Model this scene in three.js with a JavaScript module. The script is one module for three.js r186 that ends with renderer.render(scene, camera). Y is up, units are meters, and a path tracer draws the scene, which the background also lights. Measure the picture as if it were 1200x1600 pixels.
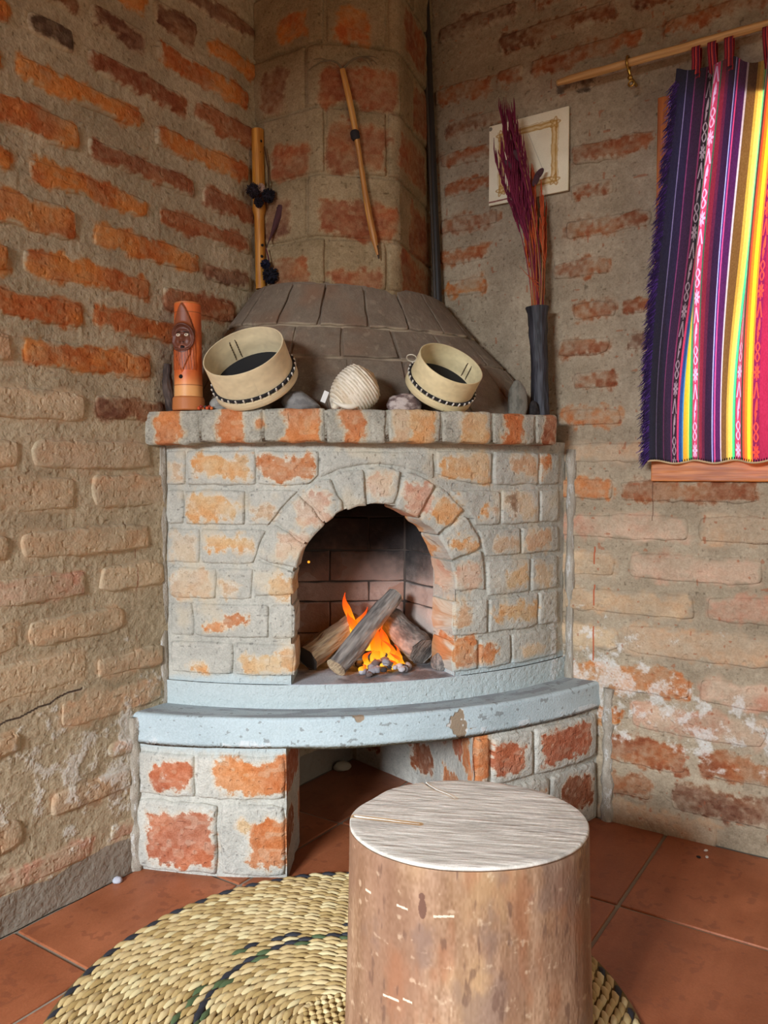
import * as THREE from 'three';
import { RectAreaLightUniformsLib } from 'three/addons/lights/RectAreaLightUniformsLib.js';
import { mergeGeometries, mergeVertices } from 'three/addons/utils/BufferGeometryUtils.js';
import { Brush, Evaluator, SUBTRACTION } from 'three-bvh-csg';
import { RoundedBoxGeometry } from 'three/addons/geometries/RoundedBoxGeometry.js';

// ------------------------------------------------------------------ camera, light, exposure
const scene = new THREE.Scene();
const camera = new THREE.PerspectiveCamera(65.24, 0.75, 0.05, 60);
camera.position.set(-0.452, 1.0, 2.732);
{ const a = 11.7 * Math.PI / 180; camera.lookAt(-0.452 + Math.sin(a), 1.0 - 0.048, 2.732 - Math.cos(a)); }
const renderer = new THREE.WebGLRenderer({ antialias: true });
renderer.toneMapping = THREE.LinearToneMapping;
renderer.toneMappingExposure = 1.08;
renderer.shadowMap.enabled = true;
RectAreaLightUniformsLib.init();
scene.background = new THREE.Color(0.62, 0.78, 1.0);
scene.backgroundIntensity = 1.6;
const Q = Math.SQRT1_2;
// a place in the room: a = along the left wall from the corner, b = along the right wall from the corner
const room = (a, b, h) => new THREE.Vector3((b - a) * Q, h, (a + b) * Q);
function daylight(w, h, color, intensity, at, to) {
  const l = new THREE.RectAreaLight(color, intensity, w, h);
  l.position.copy(at); l.lookAt(to); scene.add(l); return l;
}
// the bright sky outside the open doorway behind the camera, and outside the second window
daylight(1.4, 1.6, new THREE.Color(0.93, 0.99, 1.06), 112, room(5.5, 1.0, 2.48), room(0.9, 0.5, 0.7)).name = 'sky_light_at_doorway';
daylight(1.15, 1.05, new THREE.Color(1.0, 0.85, 0.58), 3.2, room(1.75, 3.47, 1.5), room(1.1, 0, 0.9)).name = 'sky_light_at_window';
daylight(0.74, 0.9, new THREE.Color(0.92, 0.96, 1.0), 9, room(-0.22, 1.46, 1.5), room(1.0, 1.46, 1.4)).name = 'sky_light_at_curtain';

// ------------------------------------------------------------------ helpers
function rng(seed) { let s = seed | 0; return () => { s = (s + 0x6d2b79f5) | 0; let t = Math.imul(s ^ (s >>> 15), 1 | s); t = (t + Math.imul(t ^ (t >>> 7), 61 | t)) ^ t; return ((t ^ (t >>> 14)) >>> 0) / 4294967296; }; }
const R0 = rng(11);
const clamp = (x, a = 0, b = 1) => Math.min(b, Math.max(a, x)), lerp = (a, b, t) => a + (b - a) * t;
const sst = (a, b, x) => { const t = clamp((x - a) / (b - a)); return t * t * (3 - 2 * t); };
function hsh(x, y) { let n = Math.imul(x, 374761393) + Math.imul(y, 668265263) | 0; n = Math.imul(n ^ (n >>> 13), 1274126177); return ((n ^ (n >>> 16)) >>> 0) / 4294967296; }
function vn(x, y) { const i = Math.floor(x), j = Math.floor(y); let u = x - i, v = y - j; u = u * u * (3 - 2 * u); v = v * v * (3 - 2 * v); const a = hsh(i, j), b = hsh(i + 1, j), c = hsh(i, j + 1), d = hsh(i + 1, j + 1); return a + (b - a) * u + (c - a + (a - b - c + d) * u) * v; }
const fbm = (x, y, o = 3) => { let s = 0, a = 0.5, n = 0; for (let i = 0; i < o; i++) { s += a * vn(x, y); n += a; x = x * 2.03 + 17.3; y = y * 2.03 + 9.1; a *= 0.5; } return s / n; };
const used = {};
function numbered(n) { if (!(n in used)) { used[n] = 0; return n; } used[n]++; return n + '_' + String(used[n]).padStart(3, '0'); }
function thing(name, label, category, at = [0, 0, 0], group) {
  const o = new THREE.Group(); o.name = numbered(name); o.position.set(...at); o.userData = { label, category };
  if (group) o.userData.group = group; scene.add(o); return o;
}
function structure(name) { const o = new THREE.Group(); o.name = name; o.userData = { kind: 'structure' }; scene.add(o); return o; }
function part(name, geo, mat, parent, label) {
  const m = new THREE.Mesh(geo, mat); m.name = name; m.castShadow = m.receiveShadow = true; parent.add(m);
  if (label) m.userData.label = label; return m;
}
const std = (color, roughness = 0.85, extra = {}) => new THREE.MeshStandardMaterial({ color, roughness, ...extra });
const box = (w, h, d, x = 0, y = 0, z = 0, r = 0.004) => new RoundedBoxGeometry(w, h, d, 2, Math.min(r, w / 2.1, h / 2.1, d / 2.1)).translate(x, y, z);

// a colour and relief texture computed in metres: fn(s, h, out) fills r, g, b (0-255) and relief (0-1)
function bake(w, h, ppm, fn, s0 = 0, h0 = 0) {
  const W = Math.min(2048, Math.round(w * ppm)), H = Math.min(2048, Math.round(h * ppm)), c = new Uint8Array(W * H * 4), b = new Uint8Array(W * H * 4), o = [0, 0, 0, 0];
  for (let j = 0; j < H; j++) for (let i = 0; i < W; i++) {
    fn(s0 + (i + 0.5) / W * w, h0 + (j + 0.5) / H * h, o); const k = (j * W + i) * 4;
    c[k] = clamp(o[0], 0, 255); c[k + 1] = clamp(o[1], 0, 255); c[k + 2] = clamp(o[2], 0, 255); c[k + 3] = 255;
    b[k] = b[k + 1] = b[k + 2] = clamp(o[3]) * 255; b[k + 3] = 255;
  }
  const tex = (d, srgb) => { const t = new THREE.DataTexture(d, W, H); t.magFilter = t.minFilter = THREE.LinearFilter; t.wrapS = t.wrapT = THREE.MirroredRepeatWrapping; if (srgb) t.colorSpace = THREE.SRGBColorSpace; t.needsUpdate = true; return t; };
  return { map: tex(c, true), bumpMap: tex(b, false), w, h, s0, h0 };
}
function bakedMat(t, bumpScale = 0.005, roughness = 0.95, extra = {}) { const m = new THREE.MeshStandardMaterial({ map: t.map, bumpMap: t.bumpMap, bumpScale, roughness, ...extra }); m.userData = { uv: t }; return m; }

// a surface in space: P(s, h) -> [x, y, z]; at(s, h, o) gives the point o metres out along the normal
function surface(P) {
  return (s, h, o = 0) => {
    const e = 1e-3, p = P(s, h), a = P(s + e, h), b = P(s, h + e);
    const ux = a[0] - p[0], uy = a[1] - p[1], uz = a[2] - p[2], vx = b[0] - p[0], vy = b[1] - p[1], vz = b[2] - p[2];
    let nx = uy * vz - uz * vy, ny = uz * vx - ux * vz, nz = ux * vy - uy * vx; const l = Math.hypot(nx, ny, nz) || 1; nx /= l; ny /= l; nz /= l;
    return [p[0] + nx * o, p[1] + ny * o, p[2] + nz * o];
  };
}
function meshOf(pos, uv, idx) {
  const g = new THREE.BufferGeometry(); g.setAttribute('position', new THREE.Float32BufferAttribute(pos, 3));
  if (uv) g.setAttribute('uv', new THREE.Float32BufferAttribute(uv, 2)); g.setIndex(idx); g.computeVertexNormals(); return g;
}
// an open sheet on a surface: quad(a, b) -> [s, h], out(s, h) metres, skip(s, h) leaves a hole
function sheet(S, quad, nx, ny, out, t, skip) {
  const pos = [], uv = [], idx = [], sh = [];
  for (let j = 0; j <= ny; j++) for (let i = 0; i <= nx; i++) { const [s, h] = quad(i / nx, j / ny); sh.push([s, h]); pos.push(...S(s, h, out(s, h))); uv.push((s - t.s0) / t.w, (h - t.h0) / t.h); }
  for (let j = 0; j < ny; j++) for (let i = 0; i < nx; i++) {
    const a = j * (nx + 1) + i, b = a + 1, c = a + nx + 1, d = c + 1; if (skip && skip((sh[a][0] + sh[d][0]) / 2, (sh[a][1] + sh[d][1]) / 2)) continue;
    idx.push(a, b, d, a, d, c);
  }
  return meshOf(pos, uv, idx);
}
// a brick or block laid on a surface: rounded, uneven face and sides that run back into the wall
function block(S, quad, t, { proud = 0.004, depth = 0.02, r = 0.007, rough = 0.002, wob = 0.002, seed = 0, cell = 0.022, corner = 0.1 } = {}) {
  const A = quad(0, 0.5), B = quad(1, 0.5), C = quad(0.5, 0), D = quad(0.5, 1), w = Math.max(0.01, Math.hypot(B[0] - A[0], B[1] - A[1])), hh = Math.max(0.01, Math.hypot(D[0] - C[0], D[1] - C[1]));
  const lines = (len) => { const n = Math.max(2, Math.round(len / cell)), e = Math.min(0.3, r / len), l = [0, e * 0.3, e]; for (let i = 1; i < n; i++) l.push(lerp(e, 1 - e, i / n)); l.push(1 - e, 1 - e * 0.3, 1); return l; };
  const la = lines(w), lb = lines(hh), nx = la.length, ny = lb.length, pos = [], uv = [], idx = [], put = (s, h, o, us, uh) => { pos.push(...S(s, h, o)); uv.push((us - t.s0) / t.w, (uh - t.h0) / t.h); return pos.length / 3 - 1; };
  const ca = corner * hh / w, cb = corner;
  const point = (a, b) => {
    const x = 2 * a - 1, y = 2 * b - 1, [s, h] = quad((x * (1 - ca * y * y * y * y) + 1) / 2, (y * (1 - cb * x ** 8) + 1) / 2), ed = Math.max(Math.abs(x), Math.abs(y)) ** 4;
    return [s + ed * wob * 2 * (vn(s * 40 + seed, h * 40) - 0.5), h + ed * wob * 2 * (vn(s * 40, h * 40 + seed + 7) - 0.5)];
  };
  const edge = (a, len) => { const d = Math.min(a, 1 - a) * len; return d >= r ? 0 : r * (1 - Math.sqrt(1 - (1 - d / r) ** 2)); };
  for (let j = 0; j < ny; j++) for (let i = 0; i < nx; i++) {
    const [s, h] = point(la[i], lb[j]);
    put(s, h, proud - Math.max(edge(la[i], w), edge(lb[j], hh)) + rough * 2 * (fbm(s * 28 + seed, h * 28, 2) - 0.5), s, h);
  }
  for (let j = 0; j < ny - 1; j++) for (let i = 0; i < nx - 1; i++) { const a = j * nx + i; idx.push(a, a + 1, a + nx + 1, a, a + nx + 1, a + nx); }
  const ring = []; for (let i = 0; i < nx - 1; i++) ring.push([i, 0]); for (let j = 0; j < ny - 1; j++) ring.push([nx - 1, j]); for (let i = nx - 1; i > 0; i--) ring.push([i, ny - 1]); for (let j = ny - 1; j > 0; j--) ring.push([0, j]);
  const cs = quad(0.5, 0.5), f = clamp(depth / Math.max(w, hh), 0, 0.6), first = pos.length / 3;
  for (const [i, j] of ring) {
    const [s, h] = point(la[i], lb[j]), us = lerp(s, cs[0], f), uh = lerp(h, cs[1], f), o = proud - r + rough * 2 * (fbm(s * 28 + seed, h * 28, 2) - 0.5);
    put(s, h, o, s, h); put(s, h, -depth, us, uh);
  }
  const n = ring.length; for (let k = 0; k < n; k++) { const a = first + 2 * k, b = first + 2 * ((k + 1) % n); idx.push(a, a + 1, b + 1, a, b + 1, b); }
  return meshOf(pos, uv, idx);
}
const rect = (s0, s1, h0, h1) => (a, b) => [lerp(s0, s1, a), lerp(h0, h1, b)];
// sweep a round section along points: radii per point
function tube(points, radii, seg = 10, closed = true, wob = 0, seed = 0) {
  const P = points.map((p) => p.isVector3 ? p : new THREE.Vector3(...p)), pos = [], uv = [], idx = [], n = P.length; let N = null;
  for (let i = 0; i < n; i++) {
    const T = P[Math.min(i + 1, n - 1)].clone().sub(P[Math.max(i - 1, 0)]).normalize();
    if (!N) { N = new THREE.Vector3(0, 1, 0); if (Math.abs(T.y) > 0.9) N.set(0, 0, 1); }
    N = N.clone().addScaledVector(T, -N.dot(T)).normalize(); const B = T.clone().cross(N), r = Array.isArray(radii) ? radii[i] : radii;
    for (let k = 0; k <= seg; k++) { const q = k / seg * Math.PI * 2, rr = r * (1 + wob * (fbm(Math.cos(q) * 2.2 + seed + i * 0.35, Math.sin(q) * 2.2 + i * 0.23, 3) - 0.5)), v = P[i].clone().addScaledVector(N, Math.cos(q) * rr).addScaledVector(B, Math.sin(q) * rr); pos.push(v.x, v.y, v.z); uv.push(k / seg, i / (n - 1)); }
  }
  const m = seg + 1; for (let i = 0; i < n - 1; i++) for (let k = 0; k < seg; k++) { const a = i * m + k; idx.push(a, a + m, a + m + 1, a, a + m + 1, a + 1); }
  if (closed) for (const e of [0, n - 1]) { const c = pos.length / 3; pos.push(P[e].x, P[e].y, P[e].z); uv.push(0.5, e ? 1 : 0); for (let k = 0; k < seg; k++) { const q = k / seg * Math.PI * 2; const i = e * m + k; pos.push(pos[i * 3], pos[i * 3 + 1], pos[i * 3 + 2]); uv.push(0.5 + 0.5 * Math.cos(q), 0.5 + 0.5 * Math.sin(q)); } for (let k = 0; k < seg; k++) { const a = c + 1 + k, b = c + 1 + (k + 1) % seg; e ? idx.push(c, a, b) : idx.push(c, b, a); } }
  const g = meshOf(pos, uv, idx); g.index && g.computeVertexNormals(); return fixOut(g, P);
}
// turn a closed geometry so that its faces look outwards (by its signed volume)
function fixOut(g) {
  const p = g.attributes.position, ix = g.index.array; let v = 0;
  for (let i = 0; i < ix.length; i += 3) { const a = ix[i], b = ix[i + 1], c = ix[i + 2]; v += p.getX(a) * (p.getY(b) * p.getZ(c) - p.getZ(b) * p.getY(c)) - p.getY(a) * (p.getX(b) * p.getZ(c) - p.getZ(b) * p.getX(c)) + p.getZ(a) * (p.getX(b) * p.getY(c) - p.getY(b) * p.getX(c)); }
  if (v < 0) for (let i = 0; i < ix.length; i += 3) { const t = ix[i]; ix[i] = ix[i + 1]; ix[i + 1] = t; }
  g.computeVertexNormals(); return g;
}
function merge(list) { return mergeGeometries(list.map((g) => { const q = g.index ? g.toNonIndexed() : g; for (const k of Object.keys(q.attributes)) if (!['position', 'normal', 'uv'].includes(k)) q.deleteAttribute(k); if (!q.attributes.uv) q.setAttribute('uv', new THREE.Float32BufferAttribute(new Float32Array(q.attributes.position.count * 2), 2)); return q; })); }
// a lump: an ellipsoid worn uneven
function lump(rx, ry, rz, seed, amp = 0.25, flat = 0.75, detail = 3) {
  let g = new THREE.IcosahedronGeometry(1, detail); g.deleteAttribute('uv'); g.deleteAttribute('normal'); g = mergeVertices(g, 1e-4); const p = g.attributes.position, uv = [];
  for (let i = 0; i < p.count; i++) {
    let x = p.getX(i), y = p.getY(i), z = p.getZ(i); const k = 1 + amp * (fbm(x * 1.6 + seed, y * 1.6 + z * 1.3 + seed * 0.7, 3) - 0.5) * 2;
    x *= k; y *= k; z *= k; if (y < -flat) y = -flat; p.setXYZ(i, x * rx, (y + flat) * ry, z * rz); uv.push(x * 0.5 + 0.5 + z * 0.1, y * 0.5 + 0.5);
  }
  g.setAttribute('uv', new THREE.Float32BufferAttribute(uv, 2)); g.computeVertexNormals(); return g;
}

// ------------------------------------------------------------------ colours of the masonry (sRGB)
const TONE = {
  o: [[204, 122, 52], [172, 90, 40]], r: [[158, 88, 48], [134, 72, 42]], b: [[134, 86, 56], [108, 66, 46]], d: [[84, 62, 46], [62, 48, 38]], p: [[206, 180, 146], [192, 156, 120]],
  t: [[198, 158, 122], [188, 164, 136]], k: [[190, 138, 112], [204, 172, 146]], f: [[208, 148, 92], [202, 166, 120]], g: [[202, 128, 74], [186, 108, 60]], m: [[140, 110, 84], [150, 124, 96]], s: [[62, 50, 44], [90, 72, 62]], q: [[184, 106, 70], [166, 92, 62]],
};
// patches of brick showing in the mortar: text rows "s0 s1 h0 h1 tone"
function patchesOf(text) { return text.trim().split('\n').map((l, i) => { const v = l.trim().split(/\s+/), n = v.slice(0, 4).map(Number); return { s0: n[0], s1: n[1], h0: n[2], h1: n[3], s: (n[0] + n[1]) / 2, h: (n[2] + n[3]) / 2, w: (n[1] - n[0]) / 2, hh: (n[3] - n[2]) / 2, t: v[4] || 'o', id: i }; }); }
function masonry(mortar, patches, { rag = 0.014, warp = 0.012, halo = 0.5, haloTone = [206, 182, 150], grain = 26, rnd = 0.016, soft = 0.004, film = 0, after } = {}) {
  const rows = {}; for (const p of patches) for (let k = Math.floor((p.h0 - 0.03) * 10); k <= Math.floor((p.h1 + 0.03) * 10); k++) (rows[k] ||= []).push(p);
  return (s, h, o) => {
    const fine = vn(s * 420, h * 420), mid = vn(s * 95, h * 95), big = fbm(s * 11 + 3, h * 11, 3), g = (fine - 0.5) * grain + (mid - 0.5) * grain * 0.6 + (big - 0.5) * grain * 1.6;
    o[0] = mortar[0] + g; o[1] = mortar[1] + g * 0.98; o[2] = mortar[2] + g * 0.92; o[3] = 0.35 + (fine - 0.5) * 0.2 + (mid - 0.5) * 0.35 + (big - 0.5) * 0.3;
    const pit = vn(s * 150 + 40, h * 150); if (pit > 0.86) { const q = (pit - 0.86) * 5; o[0] -= 60 * q; o[1] -= 60 * q; o[2] -= 55 * q; o[3] -= 0.5 * q; }
    const list = rows[Math.floor(h * 10)];
    if (list) {
      const ws = s + warp * 2 * (fbm(s * 16, h * 16 + 5, 2) - 0.5), wh = h + warp * 2 * (fbm(s * 16 + 31, h * 16, 2) - 0.5), r = (mid - 0.5) * rag + (fine - 0.5) * rag * 0.45 + (vn(s * 40 + 3, h * 40) - 0.5) * rag;
      for (const p of list) {
        const qx = Math.abs(ws - p.s) - p.w + rnd, qy = Math.abs(wh - p.h) - p.hh + rnd, d = Math.hypot(Math.max(qx, 0), Math.max(qy, 0)) + Math.min(Math.max(qx, qy), 0) - rnd + r; if (d > 0.014) continue;
        const m = sst(soft, -soft, d), hm = halo * sst(0.014, 0.002, d) * (1 - m * 0.75), T = TONE[p.t], v = sst(0.3, 0.7, fbm(s * 9 + p.id * 7.1, h * 13 + p.id * 3.3, 3)), sp = (fine - 0.5) * 22 + (mid - 0.5) * 18, chip = sst(0.66, 0.76, vn(s * 60 + p.id, h * 80)) * 0.5, fk = film ? film(s, h) * sst(0.2, 0.75, fbm(s * 13 + p.id * 2.3, h * 22, 4) * 0.75 + mid * 0.25) : 0;
        for (let c = 0; c < 3; c++) { let b = lerp(T[0][c], T[1][c], v) + sp; b = lerp(b, haloTone[c], chip * 0.55); b = lerp(b, mortar[c] + sp, fk); o[c] = lerp(o[c], haloTone[c] + sp, hm); o[c] = lerp(o[c], b, m); }
        o[3] = lerp(o[3], 0.5 + (fine - 0.5) * 0.2 + (mid - 0.5) * 0.25 - (vn(s * 110, h * 110) > 0.84 ? 0.3 : 0), m);
      }
    }
    if (after) after(s, h, o, fine, mid, big);
  };
}
const mixTo = (o, c, k) => { o[0] = lerp(o[0], c[0], k); o[1] = lerp(o[1], c[1], k); o[2] = lerp(o[2], c[2], k); };
const salt = (s, h, o, mid, fine, k) => { const q = sst(0.52, 0.66, fbm(s * 24 + 9, h * 24, 4) * 0.75 + mid * 0.15 + fine * 0.1 + (k - 1) * 0.5); mixTo(o, [220, 222, 222], q * (0.35 + 0.4 * vn(s * 260, h * 260))); o[3] += q * 0.2; };

// ------------------------------------------------------------------ the room
const LB = patchesOf(`1.067 1.38 .091 .136 k
.938 1.015 .1 .138 k
1.25 1.6 .185 .25 t
.952 1.17 .217 .268 t
.946 1.013 .306 .34 k
1.25 1.6 .395 .435 p
.856 1.146 .414 .475 t
.848 1.049 .51 .556 t
1.081 1.42 .516 .588 p
.973 1.221 .617 .675 p
1.25 1.6 .617 .675 p
1.075 1.41 .715 .772 k
.84 1.031 .717 .773 p
.886 1.234 .813 .871 p
1.27 1.6 .813 .87 p
1.102 1.43 .919 .993 p
.836 1.05 .921 .997 t
.881 1.201 1.013 1.076 t
1.24 1.6 1.013 1.07 p
1.072 1.42 1.121 1.184 p
.833 1.037 1.135 1.185 b
.877 1.219 1.24 1.294 o
1.25 1.6 1.24 1.3 t
1.071 1.41 1.337 1.391 o
.696 1.038 1.343 1.39 o
.572 .824 1.425 1.48 r
1.254 1.6 1.425 1.482 o
.873 1.214 1.434 1.485 o
.511 .675 1.528 1.568 b
.705 1.037 1.535 1.589 o
1.084 1.42 1.529 1.598 o
.51 .835 1.633 1.678 r
.876 1.201 1.638 1.682 o
1.24 1.58 1.638 1.69 o
.484 .684 1.718 1.773 r
.718 1.042 1.734 1.778 r
1.076 1.42 1.732 1.799 o
.51 .846 1.829 1.879 o
.892 1.22 1.847 1.892 o
1.26 1.6 1.84 1.89 o
.744 1.038 1.937 1.984 r
.474 .708 1.936 1.993 r
1.083 1.19 1.95 1.996 d
1.24 1.58 1.94 1.99 o
.505 .838 2.042 2.094 o
.874 1.031 2.047 2.089 b
1.07 1.41 2.04 2.09 b
.472 .666 2.136 2.175 o
.707 .841 2.137 2.187 b
.88 1.2 2.14 2.19 o
.484 .755 2.234 2.278 b
.8 1.12 2.234 2.28 o`);
const RB = patchesOf(`.889 1.203 -.005 .06 t
.894 1.025 .083 .145 r
1.086 1.42 .074 .15 b
.892 1.121 .178 .25 r
1.167 1.5 .185 .248 r
.876 .937 .281 .333 o
.974 1.315 .284 .356 k
1.36 1.7 .29 .35 t
.753 1.126 .385 .452 g
1.156 1.48 .385 .448 k
.744 .934 .496 .562 p
.956 1.333 .495 .575 t
1.38 1.7 .5 .57 p
.77 1.135 .605 .668 p
1.171 1.5 .61 .675 k
.749 .913 .708 .775 p
.962 1.299 .71 .778 k
1.34 1.68 .71 .775 t
.758 1.11 .818 .882 k
1.148 1.49 .82 .885 t
.743 .908 .93 .982 g
.935 1.284 .926 .98 r
1.32 1.66 .926 .98 k
.738 1.015 1.035 1.085 t
.745 .929 1.14 1.183 g
.794 .913 1.246 1.291 r
.742 .89 1.344 1.386 r
.944 1.014 1.346 1.386 b
.789 .907 1.445 1.485 r
.933 1.012 1.447 1.484 r
.364 .51 1.561 1.604 o
.73 .887 1.566 1.611 r
.352 .526 1.658 1.704 r
.764 1.0 1.676 1.722 r
.356 .545 1.758 1.8 r
.778 .897 1.784 1.825 r
.363 .525 1.867 1.908 r
.78 1.005 1.882 1.932 r
.351 .524 1.96 2.002 r
.362 .561 2.052 2.095 b
.73 .844 2.082 2.124 d
.331 .518 2.159 2.205 r
.653 .979 2.164 2.208 r
.545 .622 2.164 2.206 r
1.028 1.4 2.168 2.208 r
.55 .9 2.262 2.305 b
.94 1.28 2.265 2.31 b
.342 .609 2.348 2.395 b
.66 1.0 2.35 2.4 r`);
const leftAfter = (s, h, o, f, m, b) => {
  const u = -s;
  if (h < 0.085 + 0.03 * (b - 0.5)) mixTo(o, [132, 126, 116], 0.75);
  if (h < 0.62) salt(s, h, o, m, f, 1.3 - Math.abs(h - 0.3 - (1.05 - u) * 0.15) * 2.4 - Math.abs(u - 1.0) * 0.9);
  if (u > 0.955 && u < 1.17 && h > 0.2 && h < 0.28) { const d = fbm(s * 30, h * 30, 3); if (d > 0.62) mixTo(o, [120, 88, 58], 0.4); }
  if (Math.abs(u - 0.927 - 0.002 * (vn(h * 20, 3) - 0.5)) < 0.0013 && h > 0.42 && h < 0.86) mixTo(o, [120, 62, 40], 0.75 * sst(0.2, 0.5, vn(h * 40, 1)));
  if (h > 0.36 && h < 0.52 && Math.abs(h - (0.497 + (u - 1.1) * -0.18 + 0.008 * (vn(u * 40, 2) - 0.5))) < 0.0022 && u > 1.09) mixTo(o, [58, 44, 34], 0.9);
};
const rightAfter = (s, h, o, f, m, b) => {
  if (h > 0.2 && h < 0.62) salt(s, h, o, m, f, 1.2 - Math.abs(h - 0.41 + (s - 0.9) * 0.25) * 2.4 - Math.max(0, s - 1.2));
  if (Math.abs(s - 0.86) < 0.0012 && ((h > 0.46 && h < 0.56) || (h > 0.62 && h < 0.68) || (h > 0.74 && h < 0.79))) mixTo(o, [176, 78, 44], 0.85);
  if (Math.abs(s - 1.021) < 0.001 && h > 0.87 && h < 0.975) mixTo(o, [90, 60, 44], 0.8);
  const sp = vn(s * 70 + 11, h * 70 + 5); if (sp > 0.93) mixTo(o, [150, 80, 50], 0.5);
};
const negate = (l) => l.map((p) => ({ ...p, s: -p.s, s0: -p.s1, s1: -p.s0 }));
const TL = bake(2.3, 2.8, 500, masonry([174, 158, 130], negate(LB), { after: leftAfter, rag: 0.011, warp: 0.016, soft: 0.006, halo: 0.35, haloTone: [178, 152, 120], film: (s, h) => lerp(0.75, 0.3, sst(1.1, 1.3, h)) }), -2.3, 0);
const TR = bake(2.3, 2.8, 500, masonry([158, 143, 120], RB, { after: rightAfter, rag: 0.016, warp: 0.018, soft: 0.007, halo: 0.35, haloTone: [178, 152, 126], film: (s, h) => lerp(0.6, 0.85, sst(1.0, 1.2, h)) }), 0, 0);
const SL = surface((s, h) => [s * Q, h, -s * Q]), SR = surface((s, h) => [s * Q, h, s * Q]);
const CEIL = 2.75, LENL = 3.9, LENR = 3.4;
const coreMat = std(0x8f7f68, 0.95);
const WIN = { u0: 1.075, u1: 1.86, h0: 1.035, h1: 1.97 };
const bump = (S, amp) => (s, h) => amp * (fbm(s * 7 + 50, h * 9, 3) - 0.5) + 0.0045 * (fbm(s * 42, h * 42, 2) - 0.5);
function wall(name, S, T, patches, len, sign, skip) {
  const w = structure(name), mat = bakedMat(T, 0.0055);
  const nx = Math.round(len / 0.022), ny = 120;
  part('mortar', sheet(S, (a, b) => [sign > 0 ? a * len : (a - 1) * len, b * CEIL], nx, ny, bump(S, 0.013), T, skip), mat, w);
  for (const p of patches) part('brick', block(S, rect(p.s0 - 0.003, p.s1 + 0.003, p.h0 - 0.003, p.h1 + 0.003), T, { proud: 0.0045 + 0.003 * hsh(p.id, 5), depth: 0.02, r: 0.008, rough: 0.004, wob: 0.005, seed: p.id * 3.7, cell: 0.024, corner: 0.2 }), mat, w);
  return w;
}
const wallL = wall('wall_left', SL, TL, negate(LB), LENL, -1);
const wallR = wall('wall_right', SR, TR, RB, LENR, 1, (s, h) => s > WIN.u0 - 0.02 && s < WIN.u1 + 0.02 && h > WIN.h0 - 0.02 && h < WIN.h1 + 0.02);
// solid cores behind the faces; a wall in its own axes: x along it, y up, z into the room
function core(name, parent, list, pos, turn) {
  const g = merge(list.map(([x0, x1, y0, y1, z0, z1]) => new THREE.BoxGeometry(x1 - x0, y1 - y0, z1 - z0).translate((x0 + x1) / 2, (y0 + y1) / 2, (z0 + z1) / 2)));
  const m = part(name, g, coreMat, parent); m.position.copy(pos); m.rotation.y = turn; return m;
}
core('wall_core', wallL, [[-LENL, 0.25, 0, CEIL, -0.25, -0.02]], room(0, 0, 0), Math.PI / 4);
core('wall_core', wallR, [[-0.25, WIN.u0, 0, CEIL, -0.25, -0.02], [WIN.u1, LENR, 0, CEIL, -0.25, -0.02], [WIN.u0, WIN.u1, 0, WIN.h0, -0.25, -0.02], [WIN.u0, WIN.u1, WIN.h1, CEIL, -0.25, -0.02]], room(0, 0, 0), -Math.PI / 4);
const plainWall = bakedMat(TL, 0.006);
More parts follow.
